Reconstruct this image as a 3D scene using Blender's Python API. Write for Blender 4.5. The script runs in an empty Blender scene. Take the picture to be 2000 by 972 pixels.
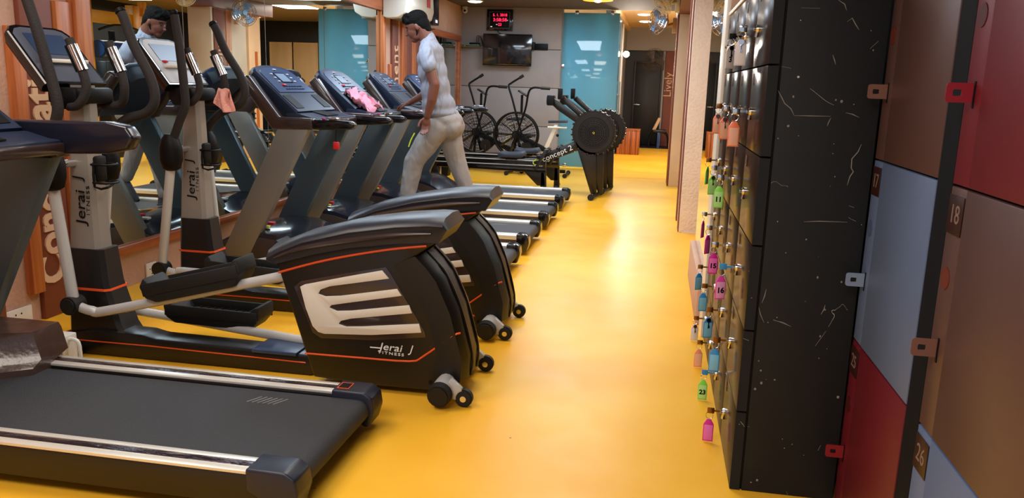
import bpy, bmesh, math, random
from mathutils import Vector, Matrix, Quaternion
random.seed(7)
C = bpy.context.scene.collection
S = bpy.context.scene
PI = math.pi
# ------------------------------------------------------------------ camera
cam = bpy.data.cameras.new('camera'); camo = bpy.data.objects.new('camera', cam); C.objects.link(camo)
cam.sensor_width = 36.0; cam.lens = 1567.487 * 36 / 2000; cam.clip_start = 0.05; cam.clip_end = 80
rt = Vector((0.98348118, 0.17840008, 0.03062968)); up = Vector((-0.06542129, 0.19255021, 0.97910391)); fw = Vector((-0.16877447, 0.9649341, -0.20104067))
camo.matrix_world = Matrix(((rt.x, up.x, -fw.x, 0), (rt.y, up.y, -fw.y, 0), (rt.z, up.z, -fw.z, 1.40), (0, 0, 0, 1)))
S.camera = camo
# ------------------------------------------------------------------ view, world
S.view_settings.view_transform = 'Standard'; S.view_settings.look = 'None'
S.view_settings.exposure = 0.0; S.view_settings.gamma = 1.0; S.view_settings.use_curve_mapping = False
w = bpy.data.worlds.new('world'); S.world = w; w.use_nodes = True
w.node_tree.nodes['Background'].inputs[0].default_value = (0.78, 0.86, 1.0, 1)
w.node_tree.nodes['Background'].inputs[1].default_value = 0.55
def area(name, loc, size, power, col=(1, 0.95, 0.88), rot=(0, 0, 0), sizey=None):
    l = bpy.data.lights.new(name, 'AREA'); l.energy = power; l.color = col; l.size = size
    if sizey: l.shape = 'RECTANGLE'; l.size_y = sizey
    o = bpy.data.objects.new(name, l); C.objects.link(o); o.location = loc; o.rotation_euler = rot
    return o
WARM = (1.0, 0.93, 0.84); COOL = (0.72, 0.86, 1.0)
# added area lights under the hall ceiling, with no fixtures of their own
for (x, y, p, c) in [(-0.5, 0.2, 32, (1.0, .96, .92)), (-1.5, 0.6, 50, (1.0, .88, .76)), (-2.3, 2.6, 34, (1.0, .88, .78)), (-0.9, 4.2, 34, WARM), (-0.75, 6.6, 38, WARM), (-2.3, 6.2, 44, COOL), (-0.7, 9.0, 40, WARM), (-2.3, 9.2, 46, COOL), (-1.4, 11.9, 62, COOL)]:
    area('added_area_light', (x, y, 2.60), 1.0, p, c)
for (x, y, p, c) in [(0.1, 14.8, 30, WARM), (0.1, 17.2, 30, WARM), (2.6, 9.5, 80, COOL), (2.6, 13.5, 90, WARM), (2.6, 17.2, 80, WARM), (-2.4, 15.2, 130, COOL)]:
    area('added_area_light', (x, y, 2.70), 0.7, p, c)  # more added area lights: corridor, side room and behind the glass
# ------------------------------------------------------------------ materials
def lin(c): return tuple(((v / 255) / 12.92 if v <= 10 else (((v / 255) + .055) / 1.055) ** 2.4) for v in c)
def mat(name, col, rough=.5, metal=0., bump=0., scale=20., var=0., coat=0., trans=0., emit=None, es=1., spec=None, var_scale=4., alpha=1., ior=None, tex='noise', stretch=None):
    m = bpy.data.materials.new(name); m.use_nodes = True
    n = m.node_tree.nodes; L = m.node_tree.links; b = n['Principled BSDF']
    c = lin(col); b.inputs['Base Color'].default_value = (*c, 1)
    b.inputs['Roughness'].default_value = rough; b.inputs['Metallic'].default_value = metal
    b.inputs['Coat Weight'].default_value = coat; b.inputs['Coat Roughness'].default_value = .06
    b.inputs['Transmission Weight'].default_value = trans
    if ior: b.inputs['IOR'].default_value = ior
    if spec is not None: b.inputs['Specular IOR Level'].default_value = spec
    if alpha < 1: b.inputs['Alpha'].default_value = alpha
    if emit: b.inputs['Emission Color'].default_value = (*lin(emit), 1); b.inputs['Emission Strength'].default_value = es
    tc = n.new('ShaderNodeTexCoord'); mp = n.new('ShaderNodeMapping'); L.new(tc.outputs['Object'], mp.inputs[0])
    if stretch: mp.inputs['Scale'].default_value = stretch
    if var > 0:
        t = n.new('ShaderNodeTexNoise'); t.inputs['Scale'].default_value = var_scale; t.inputs['Detail'].default_value = 5; L.new(mp.outputs[0], t.inputs[0])
        r = n.new('ShaderNodeValToRGB'); L.new(t.outputs[0], r.inputs[0])
        r.color_ramp.elements[0].position = .3; r.color_ramp.elements[1].position = .7
        r.color_ramp.elements[0].color = (*[v * (1 - var) for v in c], 1); r.color_ramp.elements[1].color = (*[min(1, v * (1 + var)) for v in c], 1)
        L.new(r.outputs[0], b.inputs['Base Color'])
    if bump > 0:
        t = n.new('ShaderNodeTexNoise'); t.inputs['Scale'].default_value = scale; t.inputs['Detail'].default_value = 4; L.new(mp.outputs[0], t.inputs[0])
        bp = n.new('ShaderNodeBump'); bp.inputs['Strength'].default_value = bump; bp.inputs['Distance'].default_value = .01
        L.new(t.outputs[0], bp.inputs['Height']); L.new(bp.outputs[0], b.inputs['Normal'])
    return m
M = {}
def mk(k, *a, **kw): M[k] = mat(k, *a, **kw); return M[k]
mk('cream', (196, 158, 138), .7, bump=.5, scale=45, var=.08)
mk('stucco', (228, 217, 206), .75, bump=1.0, scale=38, var=.06)
mk('tan', (222, 194, 166), .6, bump=.1, var=.04)
mk('board_brown', (122, 62, 44), .55, var=.1, bump=.1)
mk('letter', (226, 186, 150), .6)
mk('grey_panel', (158, 150, 148), .6, var=.05, bump=.1)
mk('ceiling_dark', (92, 84, 82), .7)
mk('ceiling_cream', (235, 205, 160), .6)
mk('ceiling_tan', (120, 104, 84), .7)
mk('red_wood', (110, 52, 42), .5, var=.2, var_scale=6)
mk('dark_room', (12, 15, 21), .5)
mk('fan_dark', (52, 40, 28), .5)
mk('door_black', (9, 9, 11), .45)
mk('bulkhead', (150, 148, 150), .6)
mk('black', (12, 12, 14), .5, spec=.2)
mk('black_gloss', (10, 11, 15), .16, coat=.4)
mk('black_satin', (22, 19, 19), .33)
mk('rubber', (12, 12, 12), .65)
mk('grip_foam', (30, 24, 24), .8, bump=.3, scale=120)
mk('shroud', (13, 11, 12), .42, bump=.05, scale=300)
mk('shroud_top', (30, 31, 42), .38)
mk('orange', (226, 84, 34), .4)
mk('silver', (226, 220, 208), .45, metal=.1)
mk('mast_silver', (142, 136, 130), .42, metal=.2)
mk('silver_paint', (192, 192, 192), .38, metal=.15)
mk('grey_upright', (122, 118, 114), .4, metal=.25)
mk('blue_grey', (76, 92, 104), .4, metal=.25)
mk('chrome', (225, 225, 230), .12, metal=1)
mk('brass', (150, 105, 55), .3, metal=1)
mk('alu', (225, 222, 214), .32, metal=.4)
mk('belt', (44, 46, 52), .62, bump=.5, scale=260)
mk('console', (26, 36, 58), .42, spec=.35)
mk('console_panel', (44, 62, 94), .34, spec=.4)
mk('console_brown', (52, 38, 38), .28, coat=.5)
mk('hood', (30, 34, 48), .2, coat=.5)
mk('navy', (16, 18, 34), .3, coat=.2)
mk('hood_side', (50, 38, 32), .45)
mk('lcd', (110, 128, 150), .2, emit=(130, 150, 175), es=.22)
mk('lcd_off', (90, 96, 112), .12, coat=1)
mk('white', (235, 235, 235), .5)
mk('offwhite', (228, 218, 200), .5)
mk('red', (205, 30, 40), .4)
mk('yellow', (225, 210, 60), .5)
mk('mark_grey', (120, 122, 124), .7)
mk('skin', (106, 60, 46), .5, var=.05, bump=.05)
mk('hair', (7, 6, 6), .8, bump=1.0, scale=90, spec=.15)
mk('tee', (136, 140, 154), .9, bump=.9, scale=16, stretch=(1.6, 1.6, .5))
mk('sweat', (146, 142, 142), .9, bump=.9, scale=14, stretch=(1.4, 1.4, .6))
mk('neon', (205, 225, 60), .6)
mk('shoe', (48, 48, 56), .6)
mk('towel', (226, 160, 150), .95, bump=.8, scale=60)
mk('towel_pink', (226, 150, 170), .95, bump=.8, scale=60)
mk('plastic_white', (225, 222, 216), .35)
mk('ac', (226, 220, 206), .35)
mk('tv_black', (12, 12, 14), .12, coat=.6)
mk('tv_screen', (30, 30, 34), .12, coat=.8)
mk('fan_blue', (150, 190, 225), .25, alpha=.75)
mk('fan_beige', (214, 176, 130), .5)
mk('lock_red', (96, 14, 32), .45, var=.06)
mk('lock_brown', (80, 57, 55), .4, var=.06)
mk('lock_blue', (86, 105, 142), .45, var=.04)
mk('plate_dark', (44, 16, 14), .4)
mk('plate_txt', (118, 98, 90), .5)
mk('lamp_white', (255, 255, 255), .5, emit=(255, 250, 240), es=7)
mk('lamp_warm', (255, 220, 170), .5, emit=(255, 214, 150), es=60)
mk('lamp_amber', (255, 170, 60), .5, emit=(255, 150, 30), es=2.2)
mk('led_red', (255, 30, 60), .5, emit=(255, 30, 70), es=3.5)
mk('led_white', (230, 230, 235), .5, emit=(220, 220, 230), es=.8)
mk('machine_yellow', (235, 160, 20), .4)
mk('machine_blue', (30, 66, 120), .35)
mk('door_beige', (196, 164, 118), .55, var=.1, stretch=(1, 1, .1))
mk('poster_grey', (92, 98, 96), .6)
mk('poster_blue', (150, 190, 210), .6)
mk('magenta', (170, 30, 110), .6)
mk('purple', (90, 30, 110), .6)
mk('button_glare_grey', (196, 196, 200), .7)  # round buttons, and the glare painted on the far console face
def tagmat(k, c): mk(k, c, .3, emit=c, es=.0); return k
for k, c in dict(tag_orange=(255, 140, 100), tag_green=(140, 240, 80), tag_pink=(240, 80, 190), tag_blue=(60, 150, 220), tag_peach=(252, 160, 120), tag_white=(225, 225, 238), tag_magenta=(220, 40, 160)).items(): tagmat(k, c)
for k, c in dict(lab_orange=(253, 196, 172), lab_green=(186, 250, 160), lab_pink=(252, 180, 230), lab_blue=(130, 204, 244), lab_peach=(253, 200, 176), lab_white=(238, 238, 250), lab_magenta=(244, 120, 210)).items(): mk(k, c, .4)

def nodes(name):
    m = bpy.data.materials.new(name); m.use_nodes = True
    return m, m.node_tree.nodes, m.node_tree.links, m.node_tree.nodes['Principled BSDF']
for k_ in ('tee', 'sweat'):
    for nn_ in M[k_].node_tree.nodes:
        if nn_.type == 'BUMP': nn_.inputs['Distance'].default_value = .06; nn_.inputs['Strength'].default_value = .6 if k_ == 'tee' else .35
        if nn_.type == 'TEX_NOISE' and nn_.inputs['Scale'].default_value > 5: nn_.inputs['Detail'].default_value = .6; nn_.inputs['Scale'].default_value = 8; nn_.inputs['Distortion'].default_value = 1.2
        if nn_.type == 'MAPPING': nn_.inputs['Rotation'].default_value = (0, .6, 0)
# wood with vertical grain
def wood(name, c1, c2, sc=(14, 14, .8), rough=.4):
    m, n, L, b = nodes(name); tc = n.new('ShaderNodeTexCoord'); mp = n.new('ShaderNodeMapping'); mp.inputs['Scale'].default_value = sc
    L.new(tc.outputs['Object'], mp.inputs[0]); t = n.new('ShaderNodeTexNoise'); t.inputs['Scale'].default_value = 1.6; t.inputs['Detail'].default_value = 8; t.inputs['Distortion'].default_value = .6
    L.new(mp.outputs[0], t.inputs[0]); r = n.new('ShaderNodeValToRGB'); L.new(t.outputs[0], r.inputs[0])
    r.color_ramp.elements[0].position = .35; r.color_ramp.elements[1].position = .65
    r.color_ramp.elements[0].color = (*lin(c1), 1); r.color_ramp.elements[1].color = (*lin(c2), 1)
    L.new(r.outputs[0], b.inputs['Base Color']); b.inputs['Roughness'].default_value = rough; M[name] = m
wood('wood', (166, 84, 40), (204, 124, 68)); wood('wood_h', (140, 72, 40), (176, 100, 58), (14, .8, 14))
wood('wood_stripe', (70, 26, 14), (222, 128, 66), (60, 60, .6))
wood('pine', (196, 158, 108), (226, 190, 140))
# yellow epoxy floor
m, n, L, b = nodes('floor_epoxy'); M['floor_epoxy'] = m
tc = n.new('ShaderNodeTexCoord'); t = n.new('ShaderNodeTexNoise'); t.inputs['Scale'].default_value = 1.1; t.inputs['Detail'].default_value = 6; L.new(tc.outputs['Object'], t.inputs[0])
r = n.new('ShaderNodeValToRGB'); r.color_ramp.elements[0].position = .3; r.color_ramp.elements[1].position = .72
r.color_ramp.elements[0].color = (*lin((240, 174, 38)), 1); r.color_ramp.elements[1].color = (*lin((250, 196, 62)), 1); L.new(t.outputs[0], r.inputs[0])
v = n.new('ShaderNodeTexVoronoi'); v.inputs['Scale'].default_value = 3.1; L.new(tc.outputs['Object'], v.inputs[0])
cr = n.new('ShaderNodeValToRGB'); cr.color_ramp.elements[0].position = .012; cr.color_ramp.elements[1].position = .02; cr.color_ramp.elements[0].color = (.25, .12, .02, 1); cr.color_ramp.elements[1].color = (1, 1, 1, 1)
L.new(v.outputs['Distance'], cr.inputs[0]); mx = n.new('ShaderNodeMixRGB'); mx.blend_type = 'MULTIPLY'; mx.inputs[0].default_value = .8
L.new(r.outputs[0], mx.inputs[1]); L.new(cr.outputs[0], mx.inputs[2]); L.new(mx.outputs[0], b.inputs['Base Color'])
t2 = n.new('ShaderNodeTexNoise'); t2.inputs['Scale'].default_value = 5; t2.inputs['Detail'].default_value = 3; L.new(tc.outputs['Object'], t2.inputs[0])
mr = n.new('ShaderNodeMapRange'); mr.inputs[3].default_value = .24; mr.inputs[4].default_value = .42; L.new(t2.outputs[0], mr.inputs[0]); L.new(mr.outputs[0], b.inputs['Roughness'])
bp = n.new('ShaderNodeBump'); bp.inputs['Strength'].default_value = .12; bp.inputs['Distance'].default_value = .02; L.new(t2.outputs[0], bp.inputs['Height']); L.new(bp.outputs[0], b.inputs['Normal'])
b.inputs['Specular IOR Level'].default_value = .2
# mirror
m, n, L, b = nodes('mirror'); M['mirror'] = m
b.inputs['Base Color'].default_value = (.74, .80, .78, 1); b.inputs['Metallic'].default_value = 1; b.inputs['Roughness'].default_value = 0.0
# frosted teal glass: part diffuse, part translucent, a polished face
m, n, L, b = nodes('teal_glass'); M['teal_glass'] = m
out = n['Material Output']; d = n.new('ShaderNodeBsdfDiffuse'); d.inputs[0].default_value = (*lin((140, 200, 222)), 1)
tr = n.new('ShaderNodeBsdfTranslucent'); tr.inputs[0].default_value = (*lin((140, 220, 240)), 1); g = n.new('ShaderNodeBsdfGlossy'); g.inputs['Roughness'].default_value = .04
a1 = n.new('ShaderNodeMixShader'); a1.inputs[0].default_value = .5; L.new(d.outputs[0], a1.inputs[1]); L.new(tr.outputs[0], a1.inputs[2])
fr = n.new('ShaderNodeFresnel'); fr.inputs[0].default_value = 1.5; a2 = n.new('ShaderNodeMixShader'); L.new(fr.outputs[0], a2.inputs[0]); L.new(a1.outputs[0], a2.inputs[1]); L.new(g.outputs[0], a2.inputs[2]); L.new(a2.outputs[0], out.inputs[0])
mk('clear_glass', (200, 235, 230), .03, trans=.95, ior=1.45)
# plastic film over dark plastic
mk('film', (74, 54, 48), .3, bump=.7, scale=14, coat=.25)
mk('film_rail', (60, 46, 52), .14, bump=.8, scale=14, metal=.5, stretch=(.6, 3, 1))
# black scratched laminate
m, n, L, b = nodes('scratched_black'); M['scratched_black'] = m
tc = n.new('ShaderNodeTexCoord')
base = lin((30, 33, 37)); white = lin((190, 188, 182))
def mask_specks(scale, th):
    v = n.new('ShaderNodeTexVoronoi'); v.inputs['Scale'].default_value = scale; L.new(tc.outputs['Object'], v.inputs[0])
    nn = n.new('ShaderNodeTexNoise'); nn.inputs['Scale'].default_value = scale * 3; L.new(tc.outputs['Object'], nn.inputs[0])
    ad = n.new('ShaderNodeMath'); ad.operation = 'MULTIPLY_ADD'; ad.inputs[1].default_value = .12; L.new(nn.outputs[0], ad.inputs[0]); L.new(v.outputs['Distance'], ad.inputs[2])
    lt = n.new('ShaderNodeMath'); lt.operation = 'LESS_THAN'; lt.inputs[1].default_value = th; L.new(ad.outputs[0], lt.inputs[0]); return lt
s1 = mask_specks(9, .085); s2 = mask_specks(24, .088)
ns = n.new('ShaderNodeTexNoise'); ns.inputs['Scale'].default_value = 3.2; ns.inputs['Detail'].default_value = 3; ns.inputs['Distortion'].default_value = .8; L.new(tc.outputs['Object'], ns.inputs[0])
sb = n.new('ShaderNodeMath'); sb.operation = 'SUBTRACT'; sb.inputs[1].default_value = .5; L.new(ns.outputs[0], sb.inputs[0])
ab = n.new('ShaderNodeMath'); ab.operation = 'ABSOLUTE'; L.new(sb.outputs[0], ab.inputs[0]); lt = n.new('ShaderNodeMath'); lt.operation = 'LESS_THAN'; lt.inputs[1].default_value = .0010; L.new(ab.outputs[0], lt.inputs[0])
n3 = n.new('ShaderNodeTexNoise'); n3.inputs['Scale'].default_value = 6; L.new(tc.outputs['Object'], n3.inputs[0]); gt = n.new('ShaderNodeMath'); gt.operation = 'GREATER_THAN'; gt.inputs[1].default_value = .58; L.new(n3.outputs[0], gt.inputs[0])
ml = n.new('ShaderNodeMath'); ml.operation = 'MULTIPLY'; L.new(lt.outputs[0], ml.inputs[0]); L.new(gt.outputs[0], ml.inputs[1])
mxa = n.new('ShaderNodeMath'); mxa.operation = 'MAXIMUM'; L.new(s1.outputs[0], mxa.inputs[0]); L.new(s2.outputs[0], mxa.inputs[1])
mxb = n.new('ShaderNodeMath'); mxb.operation = 'MAXIMUM'; L.new(mxa.outputs[0], mxb.inputs[0]); L.new(ml.outputs[0], mxb.inputs[1])
mc = n.new('ShaderNodeMixRGB'); mc.inputs[1].default_value = (*base, 1); mc.inputs[2].default_value = (*white, 1); L.new(mxb.outputs[0], mc.inputs[0]); L.new(mc.outputs[0], b.inputs['Base Color'])
b.inputs['Roughness'].default_value = .6; b.inputs['Specular IOR Level'].default_value = .25
mk('chip', (128, 128, 126), .7)
mk('locker_front', (40, 26, 18), .22, bump=.04, scale=8, ior=1.085)
mk('post_black', (20, 22, 28), .7, spec=.08)
# ------------------------------------------------------------------ mesh helpers
def rot_to(d):
    return Vector((0, 0, 1)).rotation_difference(Vector(d).normalized()).to_matrix().to_4x4()
class B:
    def __init__(s): s.bm = bmesh.new()
    def _add(s, t, mi=0):
        for f in t.faces: f.material_index = mi
        me = bpy.data.meshes.new('t'); t.to_mesh(me); t.free(); s.bm.from_mesh(me); bpy.data.meshes.remove(me); return s
    def box(s, x0, x1, y0, y1, z0, z1, bev=0, mi=0, seg=2, mtx=None):
        t = bmesh.new(); bmesh.ops.create_cube(t, size=1)
        sx, sy, sz = abs(x1 - x0), abs(y1 - y0), abs(z1 - z0)
        for v in t.verts: v.co = Vector((v.co.x * sx + (x0 + x1) / 2, v.co.y * sy + (y0 + y1) / 2, v.co.z * sz + (z0 + z1) / 2))
        if bev: bmesh.ops.bevel(t, geom=t.edges[:], offset=min(bev, min(sx, sy, sz) * .45), segments=seg, affect='EDGES', profile=.5)
        if mtx: t.transform(mtx)
        return s._add(t, mi)
    def cyl(s, p0, p1, r, r2=None, seg=20, mi=0, bev=0):
        p0 = Vector(p0); p1 = Vector(p1); d = p1 - p0; t = bmesh.new()
        bmesh.ops.create_cone(t, cap_ends=True, segments=seg, radius1=r, radius2=r if r2 is None else r2, depth=d.length)
        if bev: bmesh.ops.bevel(t, geom=[e for e in t.edges if e.calc_face_angle(0) > 1], offset=bev, segments=2, affect='EDGES')
        t.transform(Matrix.Translation((p0 + p1) / 2) @ rot_to(d)); return s._add(t, mi)
    def sph(s, c, r, mi=0, seg=20, mtx=None):
        t = bmesh.new(); bmesh.ops.create_uvsphere(t, u_segments=seg, v_segments=seg // 2 + 2, radius=1)
        rr = (r, r, r) if not hasattr(r, '__len__') else r
        m = Matrix.Translation(c) @ (mtx.to_4x4() if mtx else Matrix()) @ Matrix.Diagonal((*rr, 1)); t.transform(m); return s._add(t, mi)
    def tube(s, pts, r, seg=10, mi=0, smooth=0, closed=False, caps=True):
        P = [Vector(p) for p in pts]; R = list(r) if hasattr(r, '__len__') else [r] * len(P)
        if smooth:
            Q = []; RR = []; N = len(P); rng = N if closed else N - 1
            for i in range(rng):
                a = P[(i - 1) % N] if closed or i > 0 else P[i]; b_ = P[i]; c = P[(i + 1) % N]; d = P[(i + 2) % N] if closed or i + 2 < N else P[(i + 1) % N]
                for k in range(smooth):
                    u = k / smooth; Q.append(.5 * ((2 * b_) + (-a + c) * u + (2 * a - 5 * b_ + 4 * c - d) * u * u + (-a + 3 * b_ - 3 * c + d) * u ** 3)); RR.append(R[i] * (1 - u) + R[(i + 1) % N] * u)
            if not closed: Q.append(P[-1]); RR.append(R[-1])
            P, R = Q, RR
        t = bmesh.new(); N = len(P); rings = []; prev = None
        for i in range(N):
            if closed: tan = (P[(i + 1) % N] - P[(i - 1) % N])
            else: tan = (P[min(i + 1, N - 1)] - P[max(i - 1, 0)])
            tan.normalize()
            if prev is None:
                nrm = tan.orthogonal().normalized()
            else:
                nrm = prev - tan * prev.dot(tan)
                nrm = nrm.normalized() if nrm.length > 1e-6 else tan.orthogonal().normalized()
            prev = nrm; bn = tan.cross(nrm)
            rings.append([t.verts.new(P[i] + (nrm * math.cos(2 * PI * k / seg) + bn * math.sin(2 * PI * k / seg)) * R[i]) for k in range(seg)])
        for i in range(N if closed else N - 1):
            a, b_ = rings[i], rings[(i + 1) % N]
            for k in range(seg): t.faces.new((a[k], a[(k + 1) % seg], b_[(k + 1) % seg], b_[k]))
        if not closed and caps: t.faces.new(rings[0][::-1]); t.faces.new(rings[-1])
        bmesh.ops.recalc_face_normals(t, faces=t.faces[:])
        return s._add(t, mi)
    def ring(s, c, nrm, R, r, n=40, seg=6, mi=0):
        nrm = Vector(nrm).normalized(); u = nrm.orthogonal().normalized(); v = nrm.cross(u); c = Vector(c)
        return s.tube([c + (u * math.cos(2 * PI * k / n) + v * math.sin(2 * PI * k / n)) * R for k in range(n)], r, seg, mi, closed=True)
    def prism(s, pts, plane, a, b, bev=0, mi=0, seg=2):
        t = bmesh.new()
        f = {'xz': lambda p, q: (p[0], q, p[1]), 'yz': lambda p, q: (q, p[0], p[1]), 'xy': lambda p, q: (p[0], p[1], q)}[plane]
        A = [t.verts.new(f(p, a)) for p in pts]; D = [t.verts.new(f(p, b)) for p in pts]; n_ = len(pts)
        t.faces.new(A); t.faces.new(D[::-1])
        for i in range(n_): t.faces.new((A[i], D[i], D[(i + 1) % n_], A[(i + 1) % n_]))
        bmesh.ops.recalc_face_normals(t, faces=t.faces[:])
        if bev: bmesh.ops.bevel(t, geom=t.edges[:], offset=bev, segments=seg, affect='EDGES', profile=.5, clamp_overlap=True)
        return s._add(t, mi)
    def loft(s, secs, mi=0, cap=True, closed=True):
        t = bmesh.new(); R = [[t.verts.new(p) for p in q] for q in secs]; n_ = len(R[0])
        for i in range(len(R) - 1):
            for k in range(n_ if closed else n_ - 1): t.faces.new((R[i][k], R[i][(k + 1) % n_], R[i + 1][(k + 1) % n_], R[i + 1][k]))
        if cap: t.faces.new(R[0][::-1]); t.faces.new(R[-1])
        bmesh.ops.recalc_face_normals(t, faces=t.faces[:]); return s._add(t, mi)
    def text(s, txt, size, o, right, upv, depth=.002, mi=0, align='CENTER', xs=1.0, space=1.0, bold=0.):
        cu = bpy.data.curves.new('tx', 'FONT'); cu.body = txt; cu.size = size; cu.align_x = align; cu.align_y = 'CENTER'; cu.extrude = depth; cu.resolution_u = 3; cu.space_character = space; cu.offset = bold
        ob = bpy.data.objects.new('tx', cu); C.objects.link(ob); dg = bpy.context.evaluated_depsgraph_get(); me = bpy.data.meshes.new_from_object(ob.evaluated_get(dg))
        r_ = Vector(right).normalized(); u_ = Vector(upv).normalized(); n_ = r_.cross(u_); o = Vector(o)
        me.transform(Matrix(((r_.x * xs, u_.x, n_.x, o.x), (r_.y * xs, u_.y, n_.y, o.y), (r_.z * xs, u_.z, n_.z, o.z), (0, 0, 0, 1))))
        t = bmesh.new(); t.from_mesh(me); bpy.data.objects.remove(ob); bpy.data.curves.remove(cu); bpy.data.meshes.remove(me)
        return s._add(t, mi)
    def build(s, name, mats, parent=None, org=(0, 0, 0), ang=35):
        me = bpy.data.meshes.new(name); s.bm.transform(Matrix.Translation(-Vector(org))); s.bm.to_mesh(me); s.bm.free()
        for m_ in (mats if isinstance(mats, (list, tuple)) else [mats]): me.materials.append(M[m_] if isinstance(m_, str) else m_)
        me.polygons.foreach_set('use_smooth', [True] * len(me.polygons)); me.set_sharp_from_angle(angle=math.radians(ang))
        o = bpy.data.objects.new(name, me); C.objects.link(o)
        if parent: o.parent = parent
        else: o.location = org
        return o
def tag(o, label, cat, group=None):
    o['label'] = label; o['category'] = cat
    if group: o['group'] = group
    return o
def thing(name, label, cat, loc=(0, 0, 0), group=None):
    o = bpy.data.objects.new(name, None); C.objects.link(o); o.location = loc; o.empty_display_size = .1; tag(o, label, cat, group); return o
def struct(name, b_, mt, label=None):
    o = b_.build(name, mt); o['kind'] = 'structure'
    return o
def copy_tree(o, parent=None):
    c = o.copy(); C.objects.link(c); c.parent = parent
    for ch in list(o.children): copy_tree(ch, c)
    return c
def box(*a, **k): return B().box(*a, **k)
# ================================================================== THE SETTING
XW = -3.4; CH = 2.66
struct('floor', box(-4.2, 6, -2.5, 21, -.1, 0), 'floor_epoxy')
struct('floor_mat_zone', box(-.9, 4.6, 19.55, 20.5, 0.0, .012), 'dark_room')
b_ = box(XW - .2, 1.3, -2.5, 14.0, CH, CH + .1)
struct('ceiling', b_, 'ceiling_dark')
struct('ceiling_side', box(1.3, 5.0, 4.9, 14.0, 2.80, 2.9).box(.62, 5.0, 14.0, 20.6, 2.84, 2.95), 'ceiling_tan')
struct('ceiling_corridor', box(-.80, .62, 14.0, 20.6, 2.84, 2.94).box(-3.6, -.8, 14.0, 20.6, 2.75, 2.94), 'ceiling_cream')
struct('trim_beam', box(.18, .62, 6.2, 14.0, 2.44, CH - .001, .005), 'red_wood')
# left wall: stuccoed wall with strips of wood and painted letter boards, mirrors between
struct('wall_left', box(XW - .2, XW, -2.5, 20.6, 0, CH), 'cream')
def strip(n_, y0, y1, z0, z1, mt, d=.03): return struct('trim_%d' % n_, box(XW - .005, XW + d, y0, y1, z0, z1, .004), mt)
k = 1
for (y0, y1, z0, z1, mt, d) in [
    (3.42, 3.60, 0, CH, 'board_brown', .035), (3.79, 3.875, .17, 1.62, 'wood', .05), (3.88, 4.115, 0, CH - .002, 'board_brown', .03),
    (4.275, 4.40, .0, CH - .003, 'wood', .06), (4.14, 4.27, .29, 1.78, 'wood', .04),
    (4.40, 9.60, .235, .29, 'wood_h', .045), (4.40, 9.60, 2.22, 2.34, 'wood_h', .05), (4.40, 9.60, 2.341, CH - .004, 'red_wood', .02),
    (9.60, 9.69, 0, CH - .005, 'wood', .06), (9.93, 10.01, 0, 1.60, 'wood', .03), (10.03, 10.27, 0, CH - .006, 'board_brown', .03), (10.42, 10.60, 0, CH - .007, 'wood', .035), (10.62, 10.84, 0, CH - .008, 'board_brown', .03),
    (10.85, 11.04, 0, 2.1, 'wood', .035), (11.06, 11.28, 0, 2.1, 'board_brown', .03), (11.30, 11.42, 0, 2.1, 'wood', .04), (11.80, 11.90, 0, 2.15, 'wood', .05),
    (13.46, 13.55, 0, 2.15, 'wood_h', .05), (11.9, 13.55, 2.08, 2.17, 'wood_h', .055), (11.9, 13.55, .25, .31, 'wood_h', .05)]:
    strip(k, y0, y1, z0, z1, mt, d); k += 1
def board_text(txt, x, y, z0, size, nrm=(1, 0, 0), zdir=1):
    # letters run upward; face +X: right = +Z , up of glyphs = +Y or -Y
    pass
mirror_labels = ['tall wall mirror pane behind the near elliptical trainers, beside the letter board', 'wall mirror pane behind the second elliptical trainer and the first treadmill console', 'wall mirror pane behind the middle treadmill consoles showing the dark room', 'wall mirror pane at the far end showing the teal glass and grey wall']
for i, (a, b2) in enumerate([(4.405, 5.43), (5.434, 6.67), (6.674, 7.93), (7.934, 9.595)]):
    o = box(XW + .001, XW + .012, a, b2 - .006, .292, 2.218).build('wall_mirror', 'mirror'); tag(o, mirror_labels[i], 'mirror', 'mirror panes along the left wall')
o = box(XW + .001, XW + .012, 11.905, 13.455, .312, 2.078).build('wall_mirror', 'mirror'); tag(o, 'wood framed mirror in the far corner left of the television', 'mirror')
# back wall with grey panels
bw = B(); bw.box(XW, -1.68, 13.84, 14.0, 0, CH)
for (z0, z1) in [(0, .695), (.705, 1.345), (1.355, 1.98), (1.99, CH - .001)]: bw.box(XW, -1.69, 13.80, 13.845, z0, z1, .003)
struct('wall_back', bw, 'grey_panel')
# walls round the side room and the corridor
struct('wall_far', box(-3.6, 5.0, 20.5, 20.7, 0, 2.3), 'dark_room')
struct('wall_far_bulkhead', box(-3.6, .35, 20.3, 20.7, 2.3, 2.94), 'bulkhead')
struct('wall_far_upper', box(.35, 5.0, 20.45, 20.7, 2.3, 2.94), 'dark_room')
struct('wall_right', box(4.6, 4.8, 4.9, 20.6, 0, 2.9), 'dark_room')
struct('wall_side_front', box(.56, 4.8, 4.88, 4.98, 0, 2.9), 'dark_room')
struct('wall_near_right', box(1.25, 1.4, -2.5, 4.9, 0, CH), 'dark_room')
struct('wall_corridor_left', box(-1.0, -.88, 14.40, 20.4, 0, 2.745), 'bulkhead')
struct('trim_31', box(-.88, -.84, 14.42, 14.52, 0, 2.74).box(-.88, -.855, 15.6, 15.75, 0, 2.74).box(-.88, -.85, 18.0, 18.15, 0, 2.74), 'plastic_white')
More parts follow.
